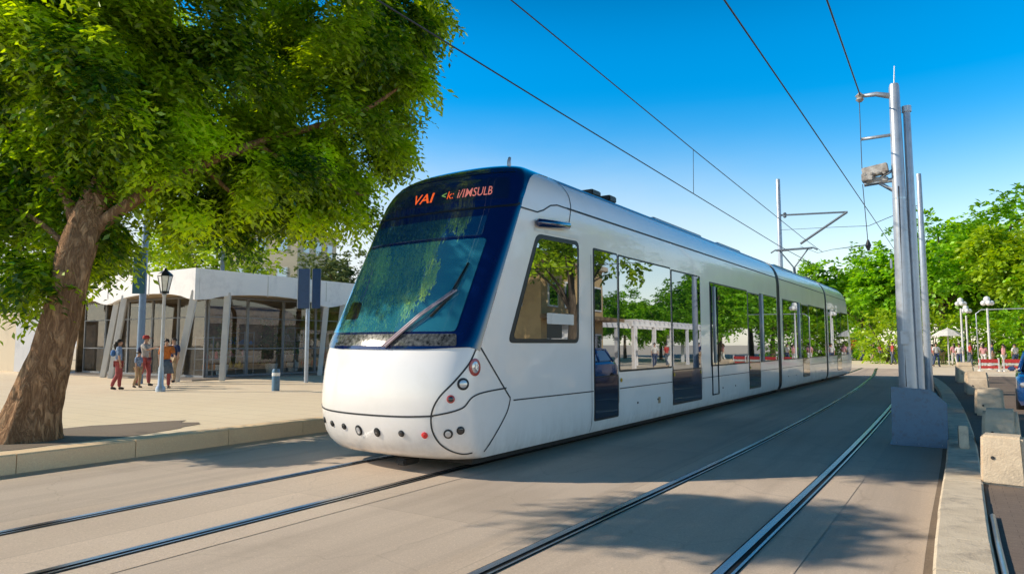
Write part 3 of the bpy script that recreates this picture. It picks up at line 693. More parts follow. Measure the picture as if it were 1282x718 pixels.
# pantograph
pant=MB(); s=24.6
pant.box((0,s,4.53),(1.1,.9,.08)); 
for x in(-.45,.45):
    for d in(-.35,.35): pant.bar((x,s+d,4.40),(x,s+d,4.53),.04)
pant.tube([(.0,s,4.55),(0,s-.15,5.02)],.06,10)
pant_o=pant.build('pantograph',MAT['pole_dark'],tram)
mb=MB()
for x in(-.62,.62): mb.tube([(0,s-.15,5.0),(x,s-.1,5.84)],.03,8)
mb.build('pantograph_arm',MAT['pole_dark'],pant_o)
mb=MB(); mb.tube([(-.98,s-.1,5.74),(-.8,s-.1,5.85),(.8,s-.1,5.85),(.98,s-.1,5.74)],.035,8); mb.box((0,s-.1,5.83),(1.5,.25,.05)); mb.build('collector_head',MAT['pole_dark'],pant_o)
# underframe and bogies
mb=MB()
for a,b in ((-.35,15.1),(15.7,23.6),(24.1,30.2)): mb.box((0,(a+b)/2,.20),(2.2,b-a,.16))
mb.build('underframe',MAT['under'],tram)
for s in (1.5,7.0,13.6,17.3,22.0,25.6,28.6):
    bo=MB().box((0,s,.20),(2.0,1.7,.18)).build('bogie',MAT['under'],tram,bevel=.03)
    for x in (-.70,.70):
        for d in (-.6,.6):
            mb=MB(); mb.tube([(x-.06,s+d,.30),(x+.06,s+d,.30)],.285,20); mb.build('wheel',MAT['under'],bo)
mb=MB(); mb.box((.25,-.62,.13),(.16,.3,.09)); mb.build('coupler',MAT['under'],tram,bevel=.02)
#PART3
# ------------------------------------------------------------------ trees
from mathutils import noise as mnoise
FW=Vector((-.541,.841,0)); RT=Vector((.841,.541,0))
def ld(l,d,z): return FW*d+RT*l+Vector((0,0,z))
TAN=math.tan(EL)
def foliage(name, origins, dirs, tints, nl, leaf, tlen, mat, parent, droop=.35, jit=.5, wide=.42):
    """leaves set alternately along short twigs; numpy all the way"""
    n=len(origins); O=np.repeat(origins,nl,0); D=np.repeat(dirs,nl,0); T=np.repeat(tints,nl)
    k=np.tile(np.arange(nl),n); u=(k+.5)/nl
    tl=np.repeat(tlen*RNG.uniform(.6,1.3,n),nl)
    P=O+D*(u*tl)[:,None]; P[:,2]-=droop*(u**2)*tl
    up=np.array([0,0,1.0]); S=np.cross(D,up); S/=np.linalg.norm(S,axis=1)[:,None]+1e-6
    side=np.where(k%2==0,1.0,-1.0)[:,None]
    LD=D*.55+S*side*.8+RNG.normal(0,jit*.5,(len(P),3)); LD[:,2]-=.25; LD/=np.linalg.norm(LD,axis=1)[:,None]
    NR=up+RNG.normal(0,jit,(len(P),3)); WV=np.cross(LD,NR); WV/=np.linalg.norm(WV,axis=1)[:,None]+1e-6
    L=(leaf*RNG.uniform(.65,1.25,len(P)))[:,None]
    mid=P+LD*L*.5; fold=np.cross(WV,LD)*L*.08
    V=np.stack([P,mid+WV*L*wide*.5+fold,P+LD*L,mid-WV*L*wide*.5+fold],1).reshape(-1,3)
    m=len(P); me=bpy.data.meshes.new(name)
    me.vertices.add(m*4); me.vertices.foreach_set('co',V.astype(np.float32).ravel())
    me.loops.add(m*4); me.loops.foreach_set('vertex_index',np.arange(m*4,dtype=np.int32))
    me.polygons.add(m); me.polygons.foreach_set('loop_start',np.arange(0,m*4,4,dtype=np.int32))
    me.update(calc_edges=True)
    at=me.attributes.new('tint','FLOAT','FACE'); at.data.foreach_set('value',np.clip(T+RNG.normal(0,.13,m),0,1).astype(np.float32))
    me.materials.append(mat); o=bpy.data.objects.new(name,me); link(o,parent); return o
def unit(n):
    v=RNG.normal(size=(n,3)); return v/np.linalg.norm(v,axis=1)[:,None]
def clumps_in(ells, spacing):
    """clump centres spread through a union of ellipsoids, thicker near the surface"""
    out=[]
    for (c,r,cnt) in ells:
        d=unit(cnt); rad=RNG.uniform(.15,1,cnt)**.45
        for i in range(cnt): out.append((np.array(c)+d[i]*rad[i]*np.array(r), d[i]))
    return out
def trunk_mesh(path,rad,seg,rough,mb,seed=0):
    P=[Vector(p) for p in path]; n=len(P); vs=[]; rings=[]
    # resample
    pts=[];rr=[]
    for i in range(n-1):
        m=max(2,int((P[i+1]-P[i]).length/.09)) if rough else 4
        for k in range(m):
            t=k/m; a=P[max(i-1,0)];b=P[i];c=P[i+1];d=P[min(i+2,n-1)]
            q=.5*((2*b)+(-a+c)*t+(2*a-5*b+4*c-d)*t*t+(-a+3*b-3*c+d)*t**3); pts.append(q); rr.append(rad[i]+(rad[i+1]-rad[i])*t)
    pts.append(P[-1]); rr.append(rad[-1])
    t0=(pts[1]-pts[0]).normalized(); u=t0.cross(Vector((1,0,0)) if abs(t0.x)<.8 else Vector((0,1,0))).normalized()
    for i,p in enumerate(pts):
        t=(pts[min(i+1,len(pts)-1)]-pts[max(i-1,0)]).normalized(); u=(u-t*u.dot(t)).normalized(); w_=t.cross(u)
        for k in range(seg):
            a=2*PI*k/seg; dv=u*math.cos(a)+w_*math.sin(a); r=rr[i]
            if rough:
                q=Vector((dv.x*2.2,dv.y*2.2,p.z*.8+seed)); r*=1+rough*(mnoise.noise(q)*1.0+.55*mnoise.noise(Vector((dv.x*6,dv.y*6,p.z*2.2+seed)))+.3*mnoise.noise(Vector((dv.x*15,dv.y*15,p.z*6))))
            vs.append(p+dv*r)
    m=len(pts); fs=[(i*seg+k,i*seg+(k+1)%seg,(i+1)*seg+(k+1)%seg,(i+1)*seg+k) for i in range(m-1) for k in range(seg)]
    mb.add(vs,fs+[tuple((m-1)*seg+k for k in range(seg))])

bt=thing('street_tree','big spreading leafy tree with a rough leaning trunk beside the left kerb','tree',(-11.8,4.85,.2))
B0=Vector((-11.8,4.85,.2))
mb=MB(); tp=[(-11.85,4.8,.02),(-11.84,4.82,.25),(-11.82,4.88,.65),(-11.72,5.0,1.4),(-11.60,5.12,2.3),(-11.58,5.25,3.1),(-11.75,5.6,4.1),(-12.2,6.3,5.3),(-12.6,6.9,6.8),(-12.7,7.2,8.6)]
trunk_mesh([Vector(p)-B0 for p in tp],[.58,.47,.365,.285,.255,.25,.22,.18,.14,.07],44,.15,mb)
tk=mb.build('trunk',MAT['bark'],bt,smooth=True)
mb=MB(); brs=[[(-11.6,5.3,3.2),(-12.1,5.2,4.2),(-13.2,4.7,5.4),(-13.7,3.8,7.2)],[(-11.6,5.3,3.3),(-11.0,6.2,4.3),(-10.3,7.5,5.2),(-9.4,9.0,6.0),(-8.8,9.6,6.6)],
 [(-11.7,5.5,3.9),(-11.2,7.0,4.9),(-11.0,8.6,6.2),(-10.6,9.8,7.6)],[(-11.8,5.7,4.3),(-12.8,7.0,5.4),(-14.2,8.8,6.8),(-15,10,8)],[(-12.0,6.0,4.8),(-13.4,6.2,5.8),(-15,6.6,6.8),(-16.4,7,7.8)],
 [(-10.3,7.5,5.2),(-9.8,8.6,4.7),(-9.4,9.4,4.5)],[(-11.6,5.2,3.1),(-12.3,5.0,3.6),(-13.0,4.9,3.9)],[(-12.2,6.3,5.3),(-11.4,6.8,6.8),(-10.6,7.8,8.4)],[(-11.2,7,4.9),(-10.9,7.3,4.5),(-10.7,7.6,4.2)]]
for b in brs: trunk_mesh([Vector(p)-B0 for p in b],list(np.linspace(.12 if len(b)>3 else .06,.022,len(b))),9,.06,mb)
mb.build('branch',MAT['bark'],bt,smooth=True)
ells=[(ld(-6.9,13.0,7.9),(4.9,4.2,3.2),185),(ld(-3.6,13.6,6.7),(1.8,1.9,2.1),66),(ld(-8.1,10.9,3.75),(1.7,1.4,1.3),46),(ld(-5.3,12.7,4.85),(2.1,2.0,1.05),52),
      (ld(-4.1,13.4,4.75),(1.3,1.3,.75),20),(ld(-7.0,10.2,4.4),(1.6,.9,1.25),56),(ld(-9.0,11.6,6.2),(2.3,2.2,2.4),62),(ld(-7.4,11.2,6.2),(2.4,1.5,1.6),66),(ld(-2.9,13.8,8.6),(1.4,1.5,1.5),26),(ld(-9.4,10.2,4.6),(1.5,1.3,1.6),46),(ld(-8.2,10.4,6.0),(1.4,1.0,1.5),36),(ld(-6.6,9.8,3.0),(1.4,.6,.42),34)]
lowbough=[((-12.4,.3,7.9),(.95,.6,.55),15)]
cl=clumps_in(ells,1)+clumps_in(lowbough,1); n_main=sum(e[2] for e in ells); O=[];D=[];T=[]
for c,d in cl:
    m=64; r=.50
    p=c+unit(m)*(RNG.uniform(0,1,m)**.5*r)[:,None]*np.array([1,1,.62])
    out=np.array([d[0],d[1],d[2]*.25-.25]); dd=out*.9+RNG.normal(0,.5,(m,3)); dd[:,2]-=.3
    tt=np.full(m,np.clip(RNG.normal(.42,.28),.0,1.0))
    O.append(p);D.append(dd/np.linalg.norm(dd,axis=1)[:,None]);T.append(tt)
O=np.concatenate(O);D=np.concatenate(D);T=np.concatenate(T)
keep=np.ones(len(O),bool)      # gap cut into the crown so the low sun reaches the white tram nose
for xx in (-7.5,-6.9,-6.3,-5.7,-5.1):
    Lh=(xx-O[:,0])/AZ.x; z=O[:,2]-Lh*TAN; y=O[:,1]+Lh*AZ.y
    keep&=~((z>-.1)&(z<1.9)&(y>5.9)&(y<7.7))
Lg=O[:,2]/TAN; gx=O[:,0]+AZ.x*Lg; gy=O[:,1]+AZ.y*Lg; main=np.arange(len(O))<n_main*64
keep&=~(main&(gx>-9.3)&(gy<np.where(gx<-5.2,6.3,6.7+.58*(gx+5.2)))&(gy>-6))  # twigs removed where their shadow would land on the open road ahead
O=O[keep]-np.array(B0);D=D[keep];T=T[keep]
foliage('crown',O,D,T,8,.150,.41,MAT['leaf_big'],bt,droop=.5,jit=.42)

def make_tree(name,label,mat,h,cr,loc,group,twigs=900,leaf=.42,cz=.62,seed=1,tr=.25,cat='tree',bark='bark_far',lobes=9,squash=.75):
    rs=np.random.default_rng(seed)
    t=thing(name,label,cat,loc,0,group)
    mb=MB(); fork=h*.34
    trunk_mesh([(0,0,-.05),(.05,.02,fork*.5),(.0,.05,fork),(.1,0,h*.62),(.05,.1,h*.85)],[tr*1.35,tr,tr*.85,tr*.5,tr*.2],12,.08,mb,seed)
    for i in range(6):
        a=2*PI*i/6+rs.uniform(-.3,.3); rr_=cr*rs.uniform(.5,.8)
        trunk_mesh([(0,0,fork*rs.uniform(.85,1.1)),(math.cos(a)*rr_*.4,math.sin(a)*rr_*.4,h*.5),(math.cos(a)*rr_,math.sin(a)*rr_,h*rs.uniform(.58,.75))],[tr*.5,tr*.3,tr*.1],7,.05,mb,seed+i)
    mb.build('trunk',MAT[bark],t,smooth=True)
    O=[];D=[];T=[]
    zc=h*cz; 
    cents=[(0,0,zc+.12*h,cr*.62)]
    for i in range(lobes):
        a=2*PI*i/lobes+rs.uniform(-.4,.4); rr_=cr*rs.uniform(.42,.68); cents.append((math.cos(a)*rr_,math.sin(a)*rr_,zc+h*rs.uniform(-.2,.2),cr*rs.uniform(.34,.5)))
    per=twigs//len(cents)
    for cx,cy,czz,r in cents:
        nb=14
        for j in range(nb):
            v=rs.normal(size=3); v/=np.linalg.norm(v); c=np.array([cx,cy,czz])+v*r*np.array([1,1,squash])*rs.uniform(.55,1)
            m=max(3,per//nb); q=rs.normal(size=(m,3)); q/=np.linalg.norm(q,axis=1)[:,None]
            p=c+q*(rs.uniform(0,1,m)**.5*r*.42)[:,None]
            dd=v*.8+rs.normal(0,.6,(m,3)); dd[:,2]-=.15; dd/=np.linalg.norm(dd,axis=1)[:,None]
            O.append(p);D.append(dd);T.append(np.full(m,np.clip(rs.normal(.5,.2),0,1)))
    foliage('crown',np.concatenate(O),np.concatenate(D),np.concatenate(T),7,leaf,leaf*1.5,MAT[mat],t,droop=.3,jit=.5,wide=.62)
    return t
G='trees across the square on the right'
ta=make_tree('park_tree','broad bright green tree in front of the right hand woods, nearest to the tram end','leaf_far',11.0,6.6,(-8.0,82,0),G,twigs=2600,leaf=.50,seed=3)
tb=make_tree('park_tree','tall rounded tree behind the thin grey pole on the right','leaf_far',14.6,7.2,(-.6,80,0),G,twigs=2900,leaf=.52,seed=5,tr=.3)
tc_=make_tree('park_tree','tall yellowish tree at the right edge of the picture, behind the globe lamps','leaf_yellow',12.4,6.0,(6.6,74,0),G,twigs=2500,leaf=.46,seed=8)
dup(tb,(6.0,88,0),2.1,'tallest green tree rising behind the yellowish one at the right edge',G,1.2)
dup(ta,(1.6,92,0),5.0,'dark green tree filling the gap behind the globe lamps',G,1.22)
dup(ta,(-14.0,98,0),1.2,'lower green tree just behind the far end of the tram',G,.85)
dup(ta,(-3.6,95,0),3.4,'dark green tree behind the big round pole',G,1.08)
dup(tb,(13,80,0),4.0,'tree beyond the right edge, seen in the tram windows beside the yellowish tree',G,1.0)
G2='trees mirrored in the tram windows'
make_tree('park_tree','high crowned tree mirrored in the driver window over the buff house','leaf_big',8.6,3.3,(6.2,28.2,0),G2,twigs=900,leaf=.3,cz=.80,seed=33,squash=.55)
for i,(x,y,rz,sc,src,lab) in enumerate(((13.5,57,1.9,.43,tb,'low tree mirrored in the first long window'),(18,66,2.6,.55,ta,'tree mirrored at the left of the first long window'),(10.5,62,.3,.66,tb,'tree mirrored in the second door'),(24,70,4.4,.55,tb,'small tree mirrored in the first door'),(9.0,74,1.1,.85,ta,'tree mirrored at the left of the second long window'),(9.5,88,5.2,.9,ta,'tree mirrored at the right of the second long window'),(5.2,104,3.3,.9,tb,'tree mirrored in the windows of the middle car'))):
    dup(src,(x,y,0),rz,lab,G2,sc)
# trees on the left behind the pavilion
make_tree('plaza_tree','sunlit yellow green tree behind the white pavilion roof','leaf_yellow',10.4,5.4,(-46.2,30.6,.2),None,twigs=1500,leaf=.36,seed=12,squash=.6)
td=make_tree('plaza_tree','dull olive tree between the pavilion and the tram windscreen','leaf_dull',10.6,5.0,(-47,44.5,.2),None,twigs=1500,leaf=.38,seed=15)
dup(td,(-68,30,.2),2.2,'distant olive tree at the left beyond the slatted screen',None,1.1)
# shrubs and hedge on the right
def shrub(label,mat,loc,r,h,group,seed,name='shrub'):
    rs=np.random.default_rng(seed); t=thing(name,label,'shrub',loc,0,group); mb=MB()
    for i in range(5):
        a=i*1.3; trunk_mesh([(0,0,0),(math.cos(a)*r*.3,math.sin(a)*r*.3,h*.45),(math.cos(a)*r*.6,math.sin(a)*r*.6,h*.75)],[.06,.04,.02],6,0,mb)
    mb.build('stem',MAT['bark_far'],t,smooth=True)
    m=360; v=rs.normal(size=(m,3)); v/=np.linalg.norm(v,axis=1)[:,None]; p=v*(rs.uniform(.2,1,m)**.4)[:,None]*np.array([r,r,h*.52])*(1+.18*np.sin(v[:,:1]*5)*np.cos(v[:,1:2]*6)); p[:,2]+=h*.52; p[:,2]=np.maximum(p[:,2],.1)
    dd=v*.7+rs.normal(0,.5,(m,3)); dd/=np.linalg.norm(dd,axis=1)[:,None]
    foliage('leaves',p,dd,np.clip(rs.normal(.5,.2,m),0,1),7,.30,.6,MAT[mat],t,droop=.2,jit=.5,wide=.6); return t
SG='shrubs along the far side of the square'
for i,(x,y,r,h,mt,lab) in enumerate(((-4.6,66,2.6,4.4,'leaf_yellow','yellow green shrub left of the big round pole'),(-1.4,67,2.8,4.6,'leaf_yellow','yellow green shrub between the round pole and the thin pole'),(1.4,70,2.8,4.2,'leaf_far','green shrub behind the pair of globe lamps'),(5.6,66,2.6,5.0,'leaf_far','bright green bush at the right edge behind the red barrier'),(-8.6,77,2.5,3.2,'leaf_far','low green bush at the end of the tram'),(3.6,69,2.0,3.2,'leaf_yellow','small yellowish bush right of the globe lamps'))):
    shrub(lab,mt,(x,y,0),r,h,SG,20+i)

# ------------------------------------------------------------------ poles, wires
def pole(name,label,cat,loc,h,r0,r1,mat,group=None,cap=True,seg=18):
    t=thing(name,label,cat,loc,0,group)
    MB().lathe([(r0*1.0,0),(r0,.02),((r0+r1)/2,h/2),(r1,h-.02),(r1*.9,h)],(0,0,0),seg).build('shaft',mat,t,auto=40); return t
p1=thing('catenary_mast','thick pale twin tube overhead line mast rising from the blue steel base','mast',(-.62,13.12,0))
MB().lathe([(.135,.02),(.135,.9),(.118,3),(.080,6.05),(.068,6.10)],(0,0,0),24).build('shaft',MAT['paint_pole'],p1,auto=40)
MB().lathe([(.07,.02),(.07,3),(.055,5.66),(.045,5.70)],(.165,.08,0),16).build('brace_tube',MAT['paint_pole'],p1,auto=40)
MB().lathe([(.075,0),(.075,.10)],(.165,.08,5.6),14).build('pole_cap',MAT['paint_pole'],p1,auto=40); mb=MB(); mb.tube([(.0,0,6.05),(.02,0,6.42)],[.012,.007],8); mb.build('finial',MAT['paint_pole'],p1,auto=40)
mb=MB(); mb.tube([(-.05,0,5.90),(-.28,0,5.98),(-.50,0,5.99)],[.05,.04,.03],10); mb.build('bracket',MAT['paint_pole'],p1,smooth=True)
mb=MB(); mb.tube([(-.05,0,5.22),(-.54,0,5.22)],.028,8); mb.build('bracket',MAT['paint_pole'],p1,smooth=True)
mb=MB(); mb.tube([(-.05,0,4.44),(-.52,0,4.41)],.04,8); mb.tube([(-.08,0,4.25),(-.3,0,4.42)],.03,8); mb.tube([(-.05,0,4.62),(-.3,0,4.48)],.025,8); mb.build('bracket',MAT['chrome'],p1,smooth=True)
mb=MB(); mb.lathe([(.03,-.09),(.07,-.05),(.04,-.02),(.075,.02),(.04,.05),(.02,.08)],(-.53,0,5.98),12); mb.build('insulator',MAT['insul'],p1,auto=40)
mb=MB(); mb.tube([(-.54,.0,5.9),(-.545,0,4.70)],.007,6); mb.tube([(-.545,0,4.42),(-.50,0,3.36)],.007,6); mb.tube([(-.5,0,3.44),(-.5,0,3.34),(-.5,0,3.25)],[.015,.05,.015],8); mb.build('drop_rod',MAT['wire'],p1)
mb=MB(); 
mb.box((-.34,0,4.63),(.40,.22,.16),rot=Matrix.Rotation(R(-8),3,'Y')); mb.box((-.46,0,4.52),(.18,.26,.14)); mb.tube([(-.15,0,4.45),(-.50,0,4.48)],.06,10)
for k in range(4): mb.tube([(-.5+.1*k,-.14,4.56),(-.5+.1*k,.14,4.60)],.035,8)
mb.build('tension_device',MAT['insul'],p1,bevel=.02)
MB().box((-.01,-.17,1.75),(.12,.03,.22)).build('junction_box',MAT['paint_pole'],p1,bevel=.006); MB().box((-.165,0,3.0),(.03,.1,.16)).build('junction_box',MAT['paint_pole'],p1,bevel=.006)
# steel base cover
mb=MB(); mb.prism([(-.88,.012),(-.10,.012),(-.085,.70),(-.30,.915),(-.86,.945)],1,12.88,12.935)
bs=mb.build('base_cover',MAT['panelblue'],None,bevel=.006)
mb=MB(); mb.prism([(-.91,.004),(-.09,.004),(-.09,.03),(-.91,.03)],1,12.86,13.35); mb.build('foot_plate',MAT['panelblue'],bs,bevel=.004)
mb=MB(); mb.prism([(-.86,.03),(-.83,.03),(-.83,.9),(-.86,.9)],1,12.936,13.3); mb.prism([(-.14,.03),(-.11,.03),(-.11,.66),(-.14,.66)],1,12.936,13.3); mb.build('side_plate',MAT['panelblue'],bs)
tag(bs,'blue grey steel cover plate with a cut corner at the foot of the mast','cover plate')
for x in(-.82,-.5,-.18):
    MB().tube([(x,12.895,.03),(x,12.895,.055)],.016,6).build('bolt',MAT['chrome'],bs)
mb=MB(); mb.tube([(-.02,-.125,.95),(-.02,-.115,1.7),(-.01,-.115,1.9),(0,-.10,4.3)],.011,6); mb.build('cable',MAT['wire'],p1,smooth=True)
for z in (1.3,2.3,3.3,4.1): MB().lathe([(.142-.009*z,-.015),(.142-.009*z,.015)],(0,0,z),20).build('cable_band',MAT['chrome'],p1)
p2=pole('line_pole','slender pale grey pole standing just behind the thick mast','pole',(-.64,26,0),7.28,.12,.075,MAT['paint_pole'])
MB().lathe([(.2,0),(.2,.05),(.13,.08)],(0,0,0),16).build('base_flange',MAT['paint_pole'],p2)
p3=pole('line_pole','grey overhead line pole with a cantilever arm beyond the tram roof','pole',(-7.66,39.2,0),10.75,.15,.11,MAT['paint_pole'])
mb=MB(); mb.tube([(0,0,8.72),(3.42,0,8.55)],.05,8); mb.tube([(3.4,0,8.55),(1.05,0,7.05)],.065,8); mb.tube([(0,0,6.75),(.4,0,6.75)],.05,8); mb.lathe([(.05,-.15),(.1,-.1),(.05,0),(.1,.08),(.05,.15)],(.3,0,8.70),10); mb.build('cantilever_arm',MAT['pole_dark'],p3)
def wire(label,pts,r,name='overhead_wire'):
    o=MB().tube(pts,r,6).build(name,MAT['wire'],None,smooth=True); tag(o,label,'wire','overhead tram wires'); return o
wire('contact wire above the white tram, the lower of the two left wires',[(-6.48,.5,6.27+.2),(-6.3,6.55,6.27),(-6.19,11.3,6.13),(-5.75,29.2,5.66),(-5.6,39,5.62)],.013)
wire('messenger wire above the white tram, the upper of the two left wires',[(-6.5,2,7.95),(-6.23,9.65,7.67),(-5.98,19.7,7.2),(-5.63,34,6.62),(-5.5,39,6.5)],.013)
wire('long wire over the empty track running to the far trees',[(-2.15,-2,5.66),(-2.15,8.2,5.86),(-2.15,13,5.95),(-2.15,31.6,6.25),(-2.15,60,6.6)],.013)
wire('short steep wire ending at the bracket of the thick mast',[(-1.13,-3,6.02),(-1.13,9.2,6.02),(-1.14,13.1,6.0)],.012)
wire('thin dropper joining the two wires above the tram',[(-6.0,19.0,7.24),(-6.02,19.0,5.95)],.008,'dropper_wire')
wire('span wire from the far pole to the thin grey pole',[(-7.6,39.2,7.9),(-4.0,33.5,6.9),(-2.6,31,6.45),(-.64,26,6.25)],.012,'span_wire')
wire('sagging span wire below the cantilever arm near the mast',[(-6.6,39.0,6.9),(-5,34,5.85),(-3.6,28,5.2),(-1.13,13.1,3.35)],.010,'span_wire')
# ------------------------------------------------------------------ left: pavilion
pv=thing('pavilion','low white pavilion with scalloped fascia, slanting columns and shop glass','pavilion',(-24.2,15.2,.2))
def fascia(axis,length,bays,zt,zb,rise,mat,parent,th=.18):
    # outline along one axis with arched underside
    n=14; per=length/bays; top=[(0,zt),(length,zt)]; bot=[]
    for b in range(bays):
        for k in range(n+1):
            u=k/n; x=b*per+u*per; e=.06
            arch=max(0,1-((u-.5)/(.5-e))**2) if abs(u-.5)<.5-e else 0
            bot.append((x,zb+rise*arch**.6))
    poly=top[::1]+bot[::-1]
    poly=[(0,zt)]+[ (x,z) for x,z in bot]+[(length,zt)]
    return poly
def fascia_mesh(poly,axis,sgn,th,name):
    zt=poly[0][1]; bot=[]
    for p in poly[1:-1]:
        if not bot or abs(p[0]-bot[-1][0])>1e-5: bot.append(p)
    def T(u,d,z): return (-d,u+.19,z) if axis=='y' else (-u,d,z)
    vs=[];fs=[]
    for u,z in bot: vs += [T(u,0,z),T(u,0,zt),T(u,th,zt),T(u,th,z)]
    for k in range(len(bot)-1):
        a=4*k;b=a+4; fs += [(a+m,a+(m+1)%4,b+(m+1)%4,b+m) for m in range(4)]
    e=4*(len(bot)-1); fs += [(0,1,2,3),(e+3,e+2,e+1,e)]
    MB().add(vs,fs).build(name,MAT['wallwhite'],pv)
fascia_mesh(fascia('x',13.0,2,4.35,3.13,.34,None,None),'x',1,.18,'fascia')
fascia_mesh(fascia('y',19.5,3,4.35,3.13,.34,None,None),'y',1,.18,'fascia')
mb=MB(); mb.box((-6.6,9.9,4.15),(12.8,19.3,.2)); mb.build('roof',MAT['wallwhite'],pv)
mb=MB(); mb.box((-6.6,9.9,3.52),(12.75,19.25,.08)); mb.build('soffit',MAT['soffit'],pv)
mb=MB()
for i in range(1,5): mb.box((.012,i*3.2+.1,3.85),(.022,.02,.9)); 
for i in range(1,4): mb.box((-i*3.2,-.012,3.85),(.02,.022,.9))
mb.build('fascia_joint',MAT['column'],pv)
def column(x0,y0,x1,y1):
    mb=MB(); mb.tube([(x0,y0,0),(x1,y1,3.5)],[.15,.17],4); mb.build('column',MAT['column'],pv,bevel=.02)
for a in ((-.75,-.15,-.15,.12),(.05,1.25,-.12,1.5),(-5.75,-.05,-5.2,.12),(-6.7,.1,-6.1,.3),(-11.6,-.05,-11.0,.12),(-12.6,.1,-12.0,.3),(-.2,6.4,-.15,6.7),(-.3,7.4,-.15,7.7),(-.2,12.9,-.15,13.2),(-.3,13.9,-.15,14.1)): column(*a)
mb=MB(); mb.box((-6.8,9.9,.03),(12.4,19,.06)); mb.build('floor',MAT['floor_in'],pv)
mb=MB(); mb.box((-9.0,11.5,1.75),(.15,15.6,3.4)); mb.box((-10.8,5.05,1.75),(3.44,.15,3.4)); mb.box((-12.45,3.3,1.75),(.15,3.3,3.4)); mb.build('back_wall',MAT['interior'],pv)
def window(axis,a0,a1,pl,name='window',door=False):
    def bx(mb,a,b,z0,z1,d=.08,o=0):
        if axis=='y': mb.box((pl+o,(a+b)/2,(z0+z1)/2),(d,b-a,z1-z0))
        else: mb.box(((a+b)/2,pl+o,(z0+z1)/2),(b-a,d,z1-z0))
    mb=MB(); fw=.05
    bx(mb,a0,a0+fw,.06,3.46);bx(mb,a1-fw,a1,.06,3.46);bx(mb,a0+fw,a1-fw,.06,.14);bx(mb,a0+fw,a1-fw,3.38,3.46);bx(mb,a0+fw,a1-fw,1.22,1.27);bx(mb,a0+fw,a1-fw,2.55,2.59)
    f=mb.build(name,MAT['frame'],pv)
    mb=MB(); 
    for z0,z1 in ((.145,1.215),(1.275,2.545),(2.595,3.375)):
        u0=a0+fw+.003;u1=a1-fw-.003
        mb.add([(pl,u0,z0),(pl,u1,z0),(pl,u1,z1),(pl,u0,z1)] if axis=='y' else [(u0,pl,z0),(u1,pl,z0),(u1,pl,z1),(u0,pl,z1)],[(0,1,2,3)])
    pn=mb.build('pane',MAT['shopglass'],f)
    bm=bmesh.new(); bm.from_mesh(pn.data); bm.normal_update()
    for fc in bm.faces:
        if fc.normal.x<-.5 or fc.normal.y>.5: fc.normal_flip()
    bm.to_mesh(pn.data); bm.free()
for i in range(9): window('y',1.7+i*1.9,1.7+(i+1)*1.9-.01,-1.7)
for i in range(5): window('x',-1.75-(i+1)*2.0+.01,-1.75-i*2.0,1.65,'door' if i==2 else 'window')
# things on show behind the glass
GOODS=['orangecloth','yellow','whitecloth','redcloth','pink','green','tan','blue','greycloth','slate']
GD='display stands behind the pavilion glass'
def rack(x,y,w_,h,kind,seed,label):
    rr=random.Random(seed); t=thing('display_stand',label,'display stand',(x,y,.262),0,GD)
    mb=MB()
    for sx in(-1,1):
        for sy in(-1,1): mb.box((sx*w_/2,sy*.25,h/2),(.04,.04,h))
    for k in range(4): mb.box((0,0,.25+k*(h-.3)/3),(w_+.02,.5,.03))
    mb.build('stand_frame',MAT['frame'],t)
    for k in range(3):
        mb=MB(); z=.27+k*(h-.3)/3
        for j in range(7):
            if rr.random()<.8:
                hh=rr.uniform(.14,.36); mb.lathe([(.05,0),(rr.uniform(.06,.1),hh*.4),(.05,hh*.8),(.03,hh)],(-w_/2+.08+j*(w_-.16)/6,rr.uniform(-.15,.15),z),8)
        if mb.v: mb.build('goods',MAT[GOODS[(seed+k*3)%10]],t)
    return t
specs=[(2.6,'orange and white goods','left of the corner panes'),(4.7,'mixed coloured goods','under the olive reflections'),(6.9,'yellow goods','behind the twin sign post'),(8.8,'red goods','beside the second column pair'),(10.8,'pale goods','next to the tram windscreen'),(13,'green goods','hidden partly by the tram nose')]
for i,(yy,a,b) in enumerate(specs): rack(-24.2-2.9-(i%2)*.8,15.2+yy,1.3,1.7+.25*(i%3),0,i,'shop display stand with %s, %s'%(a,b))
def potted(x,y,label,seed):
    t=thing('potted_plant',label,'plant',(x,y,.262),0,'tall plants inside the pavilion'); rs=np.random.default_rng(seed)
    MB().lathe([(.22,0),(.3,.45),(.27,.45),(.25,.40)],seg=14).build('pot',MAT['whitecloth'],t)
    m=60; p=rs.normal(0,.3,(m,3))*np.array([1,1,1.6]); p[:,2]+=1.7; dd=rs.normal(0,1,(m,3)); dd/=np.linalg.norm(dd,axis=1)[:,None]
    mb=MB(); mb.tube([(0,0,.35),(.05,0,1.2),(0,.05,1.9)],[.04,.03,.015],6); mb.build('stem',MAT['bark_far'],t)
    foliage('leaves',p,dd,rs.uniform(.3,.9,m),6,.22,.4,MAT['leaf_dull'],t)
for i,(x,y) in enumerate(((-27.8,18.9),(-27.3,21.2),(-28.3,23.3),(-27.2,26.4))): potted(x,y,['tall leafy plant inside the pavilion near its front corner','bushy plant inside the pavilion behind the middle panes','plant inside the pavilion behind the sign post','plant inside the pavilion nearest the tram nose'][i],40+i)
